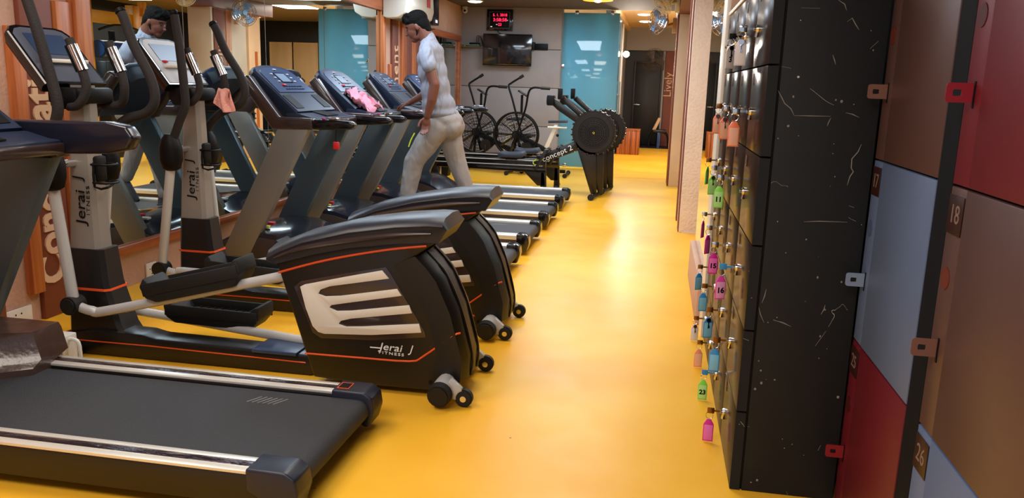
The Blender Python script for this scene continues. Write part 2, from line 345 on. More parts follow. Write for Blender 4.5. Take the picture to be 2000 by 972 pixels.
# stuccoed pillar with the fan pillar behind it
struct('wall_pillar_stucco', box(.272, .60, 8.06, 9.1, 0, 2.44, .008), 'stucco')
struct('trim_32', box(.262, .272, 8.10, 8.35, 0, 2.43).box(.258, .272, 8.8, 9.0, 0, 2.43), 'board_brown')
struct('trim_33', box(.30, .56, 8.053, 8.06, 0, .012), 'offwhite')
struct('wall_pillar_tan', box(.205, .60, 11.95, 13.05, 0, 2.44, .006), 'tan')
struct('trim_34', box(.18, .205, 12.0, 12.34, 0, 2.43, .003), 'board_brown')
struct('trim_35', box(.175, .205, 12.36, 12.52, 0, 1.78, .003).box(.18, .205, 12.36, 12.52, 1.79, 2.43), 'wood')
bt = B(); bt.text('Uplift', .24, (.177, 12.17, 1.68), (0, 0, 1), (0, 1, 0), .003, space=1.05)
o = bt.build('wall_lettering', 'letter'); tag(o, 'cream letters running up the brown board on the tan pillar', 'lettering')
# partition between lockers and stuccoed pillar
struct('wall_partition', box(.345, .56, 4.58, 6.15, 0, CH - .001).box(.50, .56, 6.15, 8.06, 0, CH - .001), 'cream')
struct('trim_36', box(.322, .345, 4.585, 4.82, 0, CH - .002, .004), 'plastic_white')
o = box(.335, .344, 4.83, 6.14, .30, CH - .01).build('wall_mirror', 'mirror'); tag(o, 'narrow mirror strip between the locker bank and the stuccoed pillar', 'mirror')
struct('baseboard_right', box(.300, .345, 4.83, 6.15, 0, .28, .004), 'cream')
# letters on the left wall boards
bt = B(); bt.text('Concentration', .275, (XW + .034, 3.965, .195), (0, 0, 1), (0, -1, 0), .006, align='LEFT', xs=.86, space=1.0, bold=.008)
o = bt.build('wall_lettering', 'letter'); tag(o, 'large cream letters reading Concentration up the brown wall board', 'lettering')
bt = B(); bt.text('Achievement', .27, (XW + .034, 10.15, .30), (0, 0, 1), (0, -1, 0), .004, align='LEFT', space=1.08)
o = bt.build('wall_lettering', 'letter'); tag(o, 'cream letters up the narrow brown board right of the mirrors', 'lettering')
# teal frosted glass partition at the end of the hall
t = thing('glass_partition', 'teal frosted glass screen at the end of the hall, right of the television', 'glass screen', (-1.2, 13.9, 0))
box(-1.675, -.735, 13.895, 13.907, .03, 2.60, .001).build('glass_pane', 'teal_glass', t, (-1.2, 13.9, 0))
for (x, z) in [(-1.45, 2.60), (-.86, 2.60), (-1.66, 1.72), (-.78, .03), (-1.55, .05)]:
    box(x - .03, x + .03, 13.88, 13.925, z - .03, z + .035, .004).build('clamp', 'chrome', t, (-1.2, 13.9, 0))
o = box(-.735, -.727, 13.93, 14.38, .03, 2.55).build('glass_return', 'teal_glass', t, (-1.2, 13.9, 0))
for z in (.98, 1.28): B().cyl((-.71, 14.0, z), (-.71, 14.36, z), .011).build('bar', 'chrome', t, (-1.2, 13.9, 0))
B().cyl((-.70, 14.33, .8), (-.70, 14.33, 1.5), .014).build('handle', 'chrome', t, (-1.2, 13.9, 0))
# dark door at the corridor end, beige doors seen in the mirror
def door(n_, x0, x1, y, z1, mt, hx):
    o = box(x0, x1, y - .04, y + .02, .02, z1, .006).build('door_%d' % n_, mt); o['kind'] = 'structure'
    fr = B().box(x0 - .05, x0, y - .05, y + .02, 0, z1 + .05, .004).box(x1, x1 + .05, y - .05, y + .02, 0, z1 + .05, .004).box(x0, x1, y - .05, y + .02, z1, z1 + .05, .004).build('door_frame', mt); fr.parent = o
    h = B().cyl((hx, y - .045, 1.0), (hx, y - .10, 1.0), .02).cyl((hx - .07, y - .10, 1.0), (hx + .07, y - .10, 1.0), .012).build('door_handle', 'chrome'); h.parent = o
door(1, -.62, -.02, 20.46, 2.0, 'door_black', -.55)
door(2, 2.18, 2.80, 20.46, 2.25, 'door_beige', 2.72); door(3, 2.86, 3.44, 20.46, 2.25, 'door_beige', 2.95)
struct('trim_37', box(.02, .075, 20.42, 20.5, 0, 2.3).box(.30, .34, 20.42, 20.5, 0, 2.3), 'bulkhead')
struct('trim_38', box(.09, .28, 20.43, 20.5, 0, 2.3), 'board_brown')
bt = B(); bt.text('Lively', .26, (.18, 20.42, 1.5), (0, 0, 1), (-1, 0, 0), .004)
o = bt.build('wall_lettering', 'letter'); tag(o, 'pale letters reading Lively on the brown strip at the corridor end', 'lettering')
# side room, seen in the mirrors
struct('wall_side_pillar', box(1.6, 1.95, 15.75, 16.25, 0, 2.84), 'tan')
struct('trim_39', box(1.59, 1.6, 16.0, 16.10, 0, 1.9), 'wood')
struct('wall_side_white', box(1.6, 1.8, 15.35, 15.52, 0, 2.84), 'plastic_white')
t = thing('poster_panel', 'tall grey and pale blue poster panel seen in the wall mirror', 'poster', (1.62, 14.9, 0))
box(1.60, 1.66, 14.45, 15.33, .05, 2.8, .004).build('panel', 'poster_blue', t, (1.62, 14.9, 0))
box(1.592, 1.60, 14.5, 15.28, 1.72, 2.35).build('picture', 'poster_grey', t, (1.62, 14.9, 0))
b_ = B(); b_.text('NOW', .22, (1.588, 14.95, 1.86), (0, -1, 0), (0, 0, 1), .002); b_.build('lettering', 'magenta', t, (1.62, 14.9, 0))
b_ = B(); b_.text('BE', .24, (1.592, 15.1, 1.55), (0, -1, 0), (0, 0, 1), .002).text('FOR', .22, (1.592, 14.85, 1.25), (0, -1, 0), (0, 0, 1), .002); b_.build('lettering', 'purple', t, (1.62, 14.9, 0))
mk('cap_blue', (26, 32, 50), .4)
# ================================================================== TREADMILLS  (local x runs from the rear end, 0, to the console, negative)
def treadmill(label, loc, near=False, group=None):
    t = thing('treadmill', label, 'treadmill', loc, group)
    b_ = B()
    for s in (-1, 1):
        b_.box(-1.65, -.06, s * .30, s * .398, .045, .135 if not near else .156, .008)
    b_.box(-1.65, -.10, -.30, .30, .05, .11, .004).build('deck_frame', 'hood_side' if not near else 'black_satin', t)
    # belt wrapped on its rollers
    P = [(-1.7, .148), (-.06, .148)] + [(-.055 + .045 * math.sin(a), .103 + .045 * math.cos(a)) for a in [PI * i / 8 for i in range(9)]] + [(-1.7, .058)]
    be = B().prism(P, 'xz', -.285, .285).build('running_belt', 'belt', t)
    mk_ = B()
    for i in range(6):
        x = -.34 - i * .022 if near else -.30 - i * .022
        t2 = Matrix.Translation((x, .19, 0)) @ Matrix.Rotation(math.radians(-28), 4, 'Z')
        mk_.box(-.003, .003, -.035, .035, .1482, .1490, mtx=t2)
    mk_.build('belt_marking', 'mark_grey', be)
    for s in (-1, 1):
        r_ = B(); y0, y1 = (.30, .40)
        if near:
            r_.prism([(s * y0, .156), (s * y0, .166), (s * (y0 + .028), .170), (s * (y0 + .031), .166), (s * (y1 - .031), .166), (s * (y1 - .028), .170), (s * y1, .166), (s * y1, .156)], 'yz', -1.6, -.075, .0005)
            ro = r_.build('side_rail', 'alu', t)
            f_ = B().box(-1.6, -.078, s * (y0 + .031) if s > 0 else -(y1 - .031), s * (y1 - .031) if s > 0 else -(y0 + .031), .150, .1685, .001); f_.build('film_strip', 'film_rail', ro)
        else:
            r_.prism([(s * y0, .13), (s * y0, .164), (s * (y0 + .02), .172), (s * (y1 - .02), .172), (s * y1, .164), (s * y1, .13)], 'yz', -1.6, -.075, .001)
            ro = r_.build('side_rail', 'alu', t)
            B().box(-1.6, -.08, s * (y0 + .045) if s > 0 else -(y0 + .055), s * (y0 + .055) if s > 0 else -(y0 + .045), .165, .1728).build('groove', 'mark_grey', ro)
        # end cap
        cl_ = -.17 if near else -.10
        c = B().prism([(cl_, .03 if not near else .10), (cl_, .178), (-.035, .178), (.0, .155), (.008, .10), (-.012, .035), (-.03, .03)], 'xz', s * (y0 - .012), s * (y1 + .008), .012, seg=3)
        co = c.build('end_cap', 'black_gloss' if not near else 'cap_blue', t)
        B().cyl((-.045, s * (y0 - .014), .10), (-.045, s * (y0 - .02), .10), .02).build('bolt', 'black', co)
        if near and s > 0:
            B().box(-.155, -.105, .31, .375, .1785, .1800).build('warning_label', 'orange', co)
            B().box(-.151, -.109, .316, .369, .1800, .1805).build('label_print', 'black', co)
        B().cyl((-.25, s * .36, 0), (-.25, s * .36, .05), .022).build('foot', 'rubber', t)
        B().cyl((-1.55, s * .36, 0), (-1.55, s * .36, .05), .022).build('foot', 'rubber', t)
    # motor hood
    if near:
        top = [(-2.15, -.40), (-1.46, -.40), (-1.46, -.24), (-1.66, -.15), (-1.66, .15), (-1.46, .24), (-1.46, .40), (-2.15, .40)]
        bot = [(-2.17, -.41), (-1.45, -.41), (-1.45, -.25), (-1.59, -.11), (-1.59, .11), (-1.45, .25), (-1.45, .41), (-2.17, .41)]
        h = B().loft([[(x, y * .80, .05) for x, y in bot], [(x, y * .80, .175) for x, y in bot], [(x, y, .20) for x, y in bot], [(x - .005, y * .995, .30) for x, y in top], [(x - .012, y * .98, .322) for x, y in top]])
        h.build('motor_hood', 'film', t)
    else:
        prof = [(-2.16, .03), (-2.17, .12), (-2.12, .22), (-2.0, .285), (-1.85, .312), (-1.70, .30), (-1.58, .262), (-1.48, .20), (-1.42, .172)]
        secs = []
        for y in [-.405, -.40, -.36, -.25, -.12, 0, .12, .25, .36, .40, .405]:
            u = abs(y) / .405; k = 1 - .10 * u ** 4 - (0.35 if u > .99 else 0); bul = .06 * (1 - u * u)
            secs.append([(x + (bul if x > -1.8 else 0), y, (z - .03) * k + .03) for x, z in prof] + [(-1.42, y, .03)])
        h = B().loft(secs).build('motor_hood', 'hood', t)
        for s in (-1, 1):
            pr = [(-2.17, .03), (-2.18, .12), (-2.13, .19), (-2.0, .235), (-1.85, .255), (-1.7, .24), (-1.58, .21), (-1.48, .17), (-1.42, .145), (-1.42, .03)]
            B().prism(pr, 'xz', s * .398, s * .412, .004).build('hood_side', 'hood_side', h)
        for (mt, y, x, a, b2) in [('white', -.25, -1.95, .07, .05), ('red', -.15, -1.84, .06, .045), ('yellow', -.30, -1.80, .05, .03)]:
            zz = .303 if x < -1.85 else .309
            tt = Matrix.Translation((x, y, zz)); B().box(-a / 2, a / 2, -b2 / 2, b2 / 2, -.004, .012, .003, mtx=tt).build('sticker', mt, h)
    # uprights
    for s in (-1, 1):
        u = B().prism([(-2.11, .10), (-1.89, .10), (-1.405, 1.045), (-1.635, 1.045)], 'xz', s * .345, s * .415, .006)
        u.build('upright', 'grey_upright' if s < 0 else 'blue_grey', t)
    # console side arms and hand rails
    hz = .0
    for s in (-1, 1):
        a = B().prism([(-1.905, 1.365), (-1.86, 1.405), (-1.835, 1.40), (-1.615, 1.125), (-1.37, 1.122), (-1.37, 1.045), (-1.675, 1.040)], 'xz', s * .35, s * .425, .012, seg=3)
        a.build('side_arm', 'console_brown', t)
        if near: hp = [(-1.40, 1.195), (-1.15, 1.20), (-1.06, 1.185), (-1.03, 1.14), (-1.06, 1.09), (-1.15, 1.07), (-1.38, 1.06), (-1.50, 1.01), (-1.8, 1.0), (-1.8, 1.19)]
        else: hp = [(-1.37, 1.117), (-1.10, 1.117), (-1.065, 1.10), (-1.06, 1.075), (-1.09, 1.055), (-1.37, 1.045)]
        B().prism(hp, 'xz', s * .355, s * .425, .012, seg=3).build('hand_rail', 'black_gloss' if not near else 'navy', t)
    B().box(-1.41, -1.34, -.36, .36, 1.06, 1.11, .012).build('cross_bar', 'console_brown', t)
    # inclined display housing
    nx, nz = .63, .776; L_ = .50
    O = Vector((-1.905, 0, 1.475)); d = Vector((.78, 0, -.63)).normalized()
    def on(u, y, h): return (O.x + d.x * u + nx * h, y, O.z + d.z * u + nz * h)
    def outline(sc=1.0, h=0., u0=0., u1=.5):
        P = []
        wt = .30 * sc; wb = .345 * sc
        P.append(on(u1, -wb, h)); P.append(on(u0 + .06, -wt, h)); P.append(on(u0 + .015, -wt + .05, h)); P.append(on(u0 - .006, -.12, h)); P.append(on(u0 - .014, 0, h)); P.append(on(u0 - .006, .12, h)); P.append(on(u0 + .015, wt - .05, h)); P.append(on(u0 + .06, wt, h)); P.append(on(u1, wb, h))
        return P
    B().loft([outline(.9, -.12, .03), outline(1.0, -.05), outline(1.0, -.01), outline(.965, .004, .008)]).build('console_housing', 'console', t)
    pn = B().loft([outline(.88, .003, .035, .30), outline(.87, .010, .037, .30)]).build('display_panel', 'console_panel', t)
    def slab(u0, u1, y0, y1, h0, h1): return B().loft([[on(u0, y0, h0), on(u0, y1, h0), on(u1, y1, h0), on(u1, y0, h0)], [on(u0, y0, h1), on(u0, y1, h1), on(u1, y1, h1), on(u1, y0, h1)]])
    slab(.09, .20, -.085, .085, .009, .013).build('screen_frame', 'black_gloss', pn); slab(.10, .19, -.072, .072, .012, .015).build('screen', 'lcd', pn)
    bb = B()
    for i in range(3):
        for s in (-1, 1):
            c = Vector(on(.105 + i * .04, s * .13, .012)); bb.sph(c, (.013, .013, .006))
    bb.sph(on(.05, 0, .01), (.02, .016, .006)); bb.build('round_buttons', 'button_glare_grey', pn)
    B().sph(on(.225, -.12, .012), (.022, .022, .008)).build('stop_button', 'red', pn)
    kb = B()
    for r_ in range(2):
        for c in range(7):
            y = -.13 + c * .045; u = .235 + r_ * .03; p = on(u, y, .011); kb.box(p[0] - .009, p[0] + .009, y - .016, y + .016, p[2] - .004, p[2] + .002, .002)
    kb.build('key_pad', 'console', pn)
    # lower tray
    tr = B().prism([(-1.60, 1.155), (-1.50, 1.15), (-1.40, 1.125), (-1.35, 1.12), (-1.35, 1.085), (-1.62, 1.085)], 'xz', -.352, .352, .008).build('tray', 'console', t)
    B().prism([(-1.53, 1.156), (-1.53, 1.162), (-1.40, 1.134), (-1.40, 1.128)], 'xz', -.10, .12).build('tray_recess', 'black', tr)
    for s in (-1, 1): slab(.33, .47, s * .18, s * .30, .002, .008).build('cup_recess', 'black', tr)
    # pulse sensor bits and clip
    B().box(-1.26, -1.18, -.41, -.37, 1.117, 1.135, .006).build('pulse_sensor', 'chrome', t); B().box(-1.24, -1.12, .37, .41, 1.117, 1.135, .006).build('pulse_sensor', 'chrome', t)
    B().sph((-1.30, -.39, 1.122), (.014, .012, .010)).build('safety_button', 'magenta', t)
    return t
T_LAB = ['treadmill behind the far elliptical trainer, nearest of the row, with a red clip hanging', 'treadmill the man walks on, a pink towel on its console', 'treadmill just beyond the walking man, third of the row by the mirrors', 'farthest treadmill of the row, below the air conditioner']
TY = [5.74, 6.88, 8.12, 9.38]
T0 = treadmill(T_LAB[0], (-1.0, TY[0], 0), group='treadmills along the mirror wall')
for i in (1, 2, 3):
    c = copy_tree(T0); c.location = (-1.0, TY[i], 0); c['label'] = T_LAB[i]
TN = treadmill('large near treadmill with film-wrapped rails and hood in the left foreground', (-1.05, 2.58, 0), near=True)
# red safety clip hanging from the first treadmill
t = thing('safety_key', 'red safety key hanging on a cord from the nearest row treadmill', 'safety key', (-2.20, 5.33, .95))
B().tube([(-2.20, 5.33, 1.05), (-2.202, 5.325, 1.0), (-2.20, 5.33, .965)], .003, 6).build('cord', 'black', t, (-2.20, 5.33, .95))
B().box(-2.222, -2.178, 5.322, 5.338, .915, .968, .006).build('tab', 'red', t, (-2.20, 5.33, .95))
# ================================================================== ELLIPTICAL TRAINERS (written at the place of the near one, moved by dy)
def elliptical(label, dx, dy, swing, glare_screen, group, arms):
    org = Vector((-1.8, 3.5, 0)); t = thing('elliptical_trainer', label, 'elliptical trainer', org + Vector((dx, dy, 0)), group)
    def bd(b_, n_, mt, p=None, ang=35): return b_.build(n_, mt, p or t, org, ang)
    # ---- rear shroud
    body = [(-1.672, .600), (-1.646, .532), (-1.492, .045), (-1.206, .032), (-.90, .035), (-.794, .10), (-.829, .254), (-.883, .398), (-.969, .529), (-1.038, .612), (-1.002, .651), (-.93, .705), (-.905, .76), (-1.10, .752), (-1.31, .713), (-1.47, .672)]
    sh = bd(B().prism(body, 'xz', 3.305, 3.60, .012, seg=3), 'rear_shroud', 'shroud')
    # curved rear cover wrapping over the edge
    rc_n = [(-1.002, .651), (-.950, .600), (-.906, .544), (-.841, .402), (-.785, .193), (-.790, .09)]
    sec = []
    for y, off in [(3.298, -.035), (3.30, -.004), (3.34, .018), (3.45, .026), (3.56, .018), (3.60, -.004), (3.602, -.035)]:
        sec.append([(x + off, y, z + off * .35) for x, z in rc_n] + [(x - .10, y, z - .05) for x, z in rc_n[::-1]])
    rear = bd(B().loft(sec), 'rear_cover', 'shroud', sh, 40)
    for dy_ in (.09, .21):
        bd(B().tube([(x + .024, 3.30 + dy_, z + .006) for x, z in rc_n], .006, 6, smooth=4), 'rib', 'black_satin', rear)
    # top cover: boat shaped lid with a beak at the rear
    topn = [(-1.70, .606), (-1.64, .64), (-1.529, .688), (-1.31, .748), (-1.097, .785), (-.95, .800), (-.880, .800), (-.862, .775), (-.900, .715), (-.945, .715), (-1.10, .700), (-1.31, .668), (-1.476, .628), (-1.66, .572)]
    secs = []
    for y, k, dz in [(3.290, .0, -.022), (3.286, 0, -.010), (3.292, 0, .0), (3.33, 0, .022), (3.45, 0, .03), (3.57, 0, .022), (3.608, 0, .0), (3.614, 0, -.010), (3.61, 0, -.022)]:
        q = []
        for i, (x, z) in enumerate(topn):
            if i <= 6: q.append((x - (.05 if i == 0 else 0) * (y - 3.29) / .3, y, z + dz * (1 if i < 7 else 0)))
            else: q.append((x, y, z))
        secs.append(q)
    top = bd(B().loft(secs), 'top_cover', 'shroud_top', sh, 30)
    bd(B().tube([(-1.665, 3.287, .60), (-1.529, 3.284, .655), (-1.31, 3.283, .705), (-1.097, 3.283, .742), (-.93, 3.285, .758)], [.003, .011, .013, .012, .004], 8, smooth=4), 'crease', 'console_brown', top)
    # vents, stripes, screws
    panel = [(-1.543, .475), (-1.52, .487), (-1.312, .54), (-1.155, .578), (-1.123, .543), (-1.40, .487), (-1.445, .468), (-1.456, .449), (-1.423, .439), (-1.35, .447), (-1.086, .499), (-1.064, .469), (-1.34, .412), (-1.395, .400), (-1.404, .388), (-1.369, .375), (-1.30, .382), (-1.03, .429), (-1.016, .393), (-1.30, .345), (-1.35, .33), (-1.361, .315), (-1.326, .305), (-1.25, .312), (-.984, .347), (-.973, .307), (-1.205, .276), (-1.43, .262), (-1.46, .268), (-1.487, .294), (-1.519, .379)]
    # dark recess behind the fins then the silver piece
    rec = [(-1.575, .47), (-1.54, .50), (-1.312, .555), (-1.14, .592), (-1.115, .56), (-.96, .31), (-.955, .285), (-1.2, .25), (-1.45, .238), (-1.49, .262), (-1.53, .36)]
    for yy, sg in ((3.305, -1), (3.60, 1)):
        bd(B().prism(rec, 'xz', yy, yy + sg * .003, .001), 'vent_surround', 'console_brown', sh)
        bd(B().prism(panel, 'xz', yy + sg * .003, yy + sg * .010, .002), 'vent_panel', 'silver', sh)
        st = B().tube([(-1.648, yy + sg * .002, .532), (-1.476, yy + sg * .002, .588), (-1.311, yy + sg * .002, .632), (-1.118, yy + sg * .002, .674), (-.955, yy + sg * .002, .700)], .0055, 8, smooth=5)
        st.tube([(-1.53, yy + sg * .001, .158), (-1.261, yy + sg * .001, .161), (-1.03, yy + sg * .001, .166), (-.966, yy + sg * .001, .195), (-.835, yy + sg * .002, .30), (-.80, yy - sg * .01, .315)], .0045, 8, smooth=3)
        bd(st, 'orange_stripe', 'orange', sh)
        sc = B()
        for (x, z) in [(-1.31, .695), (-.965, .735), (-1.63, .60), (-.90, .42), (-.87, .16), (-.93, .075)]: sc.cyl((x, yy - sg * .004, z), (x, yy + sg * .003, z), .010, seg=12)
        bd(sc, 'screws', 'black', sh)
    lg = B(); lg.text('Jerai', .048, (-1.115, 3.3035, .222), (1, 0, -.03), (.25, 0, 1), .0015, xs=1.25).text('FITNESS', .018, (-1.115, 3.3035, .194), (1, 0, -.03), (0, 0, 1), .0015, xs=1.5, space=1.3).text('J', .052, (-1.02, 3.3035, .222), (1, 0, -.03), (.3, 0, 1), .0015)
    lg.box(-1.215, -1.165, 3.3025, 3.304, .2135, .2185); bd(lg, 'logo', 'white', sh)
    # base frame
    bd(B().prism([(-2.90, .004), (-2.90, .10), (-2.70, .135), (-2.45, .13), (-2.38, .115), (-1.55, .105), (-1.55, .004)], 'xz', 3.42, 3.56, .012), 'base_beam', 'black_satin')
    bd(B().tube([(-2.85, 3.418, .075), (-2.4, 3.418, .078), (-1.58, 3.418, .068)], .0035, 6), 'red_line', 'orange')
    bd(B().box(-1.85, -1.62, 3.40, 3.58, .100, .118, .006), 'beam_cap', 'console_panel')
    # rear foot bar with wheels
    fb = bd(B().tube([(-.86, 3.22, .075), (-.855, 3.30, .085), (-.85, 3.45, .07), (-.85, 3.60, .085), (-.845, 3.74, .075)], [.045, .042, .034, .042, .045], 14, smooth=4), 'rear_foot', 'silver_paint')
    for yy, s in ((3.22, -1), (3.74, 1)):
        bd(B().cyl((-.86, yy, .068), (-.86, yy + s * .05, .062), .056, .05, 20, bev=.008), 'foot_cap', 'rubber', fb)
        bd(B().prism([(-.86, .05), (-.80, .03), (-.765, .04), (-.77, .085), (-.82, .13)], 'xz', yy - s * .045, yy - s * .015, .006), 'wheel_bracket', 'silver_paint', fb)
        wh = bd(B().cyl((-.762, yy - s * .048, .042), (-.762, yy - s * .012, .042), .04, None, 24, bev=.006), 'wheel', 'rubber', fb)
        bd(B().cyl((-.762, yy - s * .055, .042), (-.762, yy - s * .005, .042), .014, None, 12), 'hub', 'chrome', wh)
    bd(B().cyl((-2.80, 3.28, .035), (-2.80, 3.78, .035), .035, None, 16, bev=.006), 'front_foot', 'black_satin')
    # mast: black boot then silver post
    def sect(x0, x1, y, hw, z, c=.02): return [(x0, y - hw + c, z), (x0 + c, y - hw, z), (x1 - c, y - hw, z), (x1, y - hw + c, z), (x1, y + hw - c, z), (x1 - c, y + hw, z), (x0 + c, y + hw, z), (x0, y + hw - c, z)]
    mo = bd(B().loft([sect(-2.875, -2.52, 3.53, .085, .06), sect(-2.87, -2.58, 3.53, .085, .15), sect(-2.87, -2.65, 3.54, .078, .36), sect(-2.87, -2.675, 3.55, .072, .53)]), 'mast_boot', 'black_satin')
    bd(B().loft([sect(-2.876, -2.638, 3.54, .086, .325), sect(-2.876, -2.640, 3.54, .086, .336)]), 'orange_band', 'orange', mo)
    ms = bd(B().loft([sect(-2.875, -2.70, 3.55, .062, .50), sect(-2.85, -2.72, 3.56, .05, 1.0), sect(-2.835, -2.735, 3.57, .045, 1.33)]), 'mast', 'mast_silver')
    lg = B(); lg.text('Jerai', .075, (-2.785, 3.495, .74), (0.03, .02, 1), (-1, 0, .12), .001, xs=1.3).text('FITNESS', .026, (-2.745, 3.499, .76), (0.03, .02, 1), (-1, 0, .0), .001, xs=1.5, space=1.3).text('J', .075, (-2.795, 3.500, .885), (0.03, .02, 1), (-1, 0, .12), .001)
    bd(lg, 'logo', 'black', ms)
    # arms: near (y 3.37) and far (y 3.77); swing gives the x of each lower joint
    px, pz = -2.83, .95
    for (y, lx, hand, s) in ((3.37, swing[0], [(-2.79, 1.14), (-2.765, 1.235), (-2.79, 1.37), (-2.84, 1.575), (-2.885, 1.73)], -1), (3.77, swing[1], [(-2.80, 1.08), (-2.70, 1.16), (-2.58, 1.20), (-2.53, 1.27), (-2.55, 1.38), (-2.63, 1.53), (-2.675, 1.66), (-2.69, 1.69)], 1)):
        g = swing[2 if s < 0 else 3]
        sw = Matrix.Translation((px, 0, pz)) @ Matrix.Rotation(g, 4, 'Y') @ Matrix.Translation((-px, 0, -pz))
        pts = [sw @ Vector((px, 0, pz + .03))] + [sw @ Vector((x, 0, z)) for x, z in hand]
        hb = bd(B().tube([(p.x, y + (.0 if s < 0 else -.0), p.z) for p in pts], [.024] + [.025] * (len(pts) - 2) + [.024], 12, smooth=5), 'moving_handle', 'grip_foam')
        p = pts[-1]; bd(B().cyl((p.x, y, p.z), (p.x - .012, y, p.z + .022), .028, .024, 14, bev=.005), 'end_plug', 'black', hb)
        bd(B().loft([[(px + rx * math.cos(a), y + .042 * s * 0 + ry * math.sin(a), z) for a in [2 * PI * k / 14 for k in range(14)]] for rx, ry, z in [(.03, .03, .835), (.055, .045, .85), (.070, .055, .90), (.070, .055, .965), (.052, .045, 1.02), (.03, .028, 1.05)]]), 'pivot_cover', 'black', hb, 50)
        bd(B().cyl((px, y, .955), (px + .02, 3.57 - s * .02, .955), .02, None, 14), 'pivot_shaft', 'chrome', hb)
        jz, z2_, f0 = arms[0 if s < 0 else 1]
        lo = bd(B().cyl((px, y - s * .0, .89), (lx, y, jz), .027, None, 14), 'lower_arm', 'silver_paint')
        bd(B().cyl((lx, y - .05, jz - .01), (lx, y + .045, jz - .01), .045, None, 18, bev=.008), 'joint_cap', 'rubber', lo)
        x2, z2 = -1.60, z2_
        pb = bd(B().tube([(lx + .03, y, jz - .02), (lx + .10, y, jz - .035), (lx + .22, y - s * .01, jz - .02), (x2, 3.36 if s < 0 else 3.56, z2)], .024, 12, smooth=5), 'pedal_bar', 'silver_paint')
        # foot plate on the bar
        A_ = Vector((lx + .22, 0, jz - .02)); E_ = Vector((x2, 0, z2)); dd = (E_ - A_)
        c0 = A_ + dd * f0; dirv = dd.normalized(); nv = Vector((-dirv.z, 0, dirv.x))
        yc = y + (.03 if s < 0 else -.06)
        def fp(u, h): q = c0 + dirv * u + nv * h; return (q.x, q.z)
        ft = B().prism([fp(-.27, .03), fp(-.285, .09), fp(-.25, .13), fp(-.20, .055), fp(.14, .055), fp(.22, .12), fp(.25, .13), fp(.25, .06), fp(.20, .0), fp(-.22, .0)], 'xz', yc - .085, yc + .085, .012)
        fo = bd(ft, 'foot_plate', 'rubber', pb)
        sw2 = B().prism([fp(-.27, .04), fp(-.27, .10), fp(.24, .10), fp(.24, .04)], 'xz', yc - .092, yc - .080, .004).prism([fp(-.27, .04), fp(-.27, .10), fp(.24, .10), fp(.24, .04)], 'xz', yc + .080, yc + .092, .004)
        bd(sw2, 'side_wall', 'rubber', fo)
        g_ = B()
        for i in range(9):
            q0 = c0 + dirv * (-.19 + i * .04) + nv * .057
            g_.box(q0.x - .006, q0.x + .006, yc - .07, yc + .07, q0.z - .003, q0.z + .004)
        bd(g_, 'tread', 'black_satin', fo)
    # fixed handles and console
    for y, xs in ((3.46, 0), (3.70, .03)):
        P = [(-2.78, y, 1.23), (-2.72 + xs, y + (-.01 if y < 3.5 else .02), 1.24), (-2.68 + xs, y, 1.31), (-2.69 + xs, y, 1.39), (-2.74 + xs, y, 1.52), (-2.75 + xs, y, 1.545)]
        fh = bd(B().tube(P, .021, 12, smooth=4), 'fixed_handle', 'grip_foam')
        bd(B().cyl((-2.687 + xs, y, 1.40), (-2.737 + xs, y, 1.515), .0245, None, 14), 'pulse_grip', 'chrome', fh)
        bd(B().cyl((-2.700 + xs, y - .0, 1.40), (-2.750 + xs, y, 1.515), .0235, None, 14), 'grip_back', 'black', fh)
    bd(B().box(-2.88, -2.72, 3.44, 3.72, 1.24, 1.32, .02), 'console_bracket', 'black')
    bd(B().cyl((-2.80, 3.40, 1.245), (-2.80, 3.78, 1.245), .028, None, 14), 'handle_socket', 'black')
    O = Vector((-3.03, 3.58, 1.60)); dn = Vector((.62, 0, -.78)).normalized(); nn = Vector((.78, 0, .62))
    def on(u, y, h): return tuple(O + dn * u + Vector((0, y, 0)) + nn * h)
    def ol(w0, w1, h, a=0., b2=.34): return [on(b2, -w1, h), on(a + .04, -w0, h), on(a + .01, -w0 + .03, h), on(a, -w0 + .07, h), on(a, w0 - .07, h), on(a + .01, w0 - .03, h), on(a + .04, w0, h), on(b2, w1, h)]
    co = bd(B().loft([ol(.18, .19, -.06, .02), ol(.205, .215, -.02), ol(.205, .215, 0), ol(.20, .21, .006)]), 'console', 'black_gloss')
    bd(B().loft([ol(.185, .195, .005, .012, .33), ol(.183, .193, .009, .014, .328)]), 'console_face', 'lcd_off' if not glare_screen else 'button_glare_grey', co)  # pale face of the far console has overhead glare put into its colour
    bd(B().loft([[on(.05, -.13, .010), on(.05, .13, .010), on(.17, .13, .010), on(.17, -.13, .010)], [on(.05, -.13, .012), on(.05, .13, .012), on(.17, .13, .012), on(.17, -.13, .012)]]), 'screen', 'console_panel', co)
    bd(B().box(*(lambda p, q: (p[0], p[0] + .02))(on(.215, 0, .02), 0), 3.58 - .15, 3.58 + .15, on(.215, 0, .02)[2] - .01, on(.215, 0, .02)[2] + .008, .004), 'reading_ledge', 'silver', co)
    bd(B().sph(on(.18, -.10, .014), (.02, .02, .008)), 'start_button', 'red', co)
    # bottle cage on the mast
    bc = B(); X0 = -2.735
    for z in (.86, .95): bc.tube([(X0, 3.52, z), (X0 + .08, 3.51, z), (X0 + .10, 3.56, z), (X0 + .08, 3.61, z), (X0, 3.60, z)], .006, 6, smooth=3)
    bc.tube([(X0 + .02, 3.52, .96), (X0 + .02, 3.515, .84), (X0 + .09, 3.52, .84), (X0 + .095, 3.56, .86)], .006, 6, smooth=2).box(X0 - .02, X0 + .035, 3.525, 3.60, .86, .99, .012)
    bd(bc, 'bottle_cage', 'black', None)
    return t
elliptical('near black elliptical trainer with silver vent panels, beside the large near treadmill', 0, 0, (-2.765, -2.93, 0, 0), False, 'elliptical trainers by the mirror wall', ((.285, .515, .50), (.16, .12, .48)))
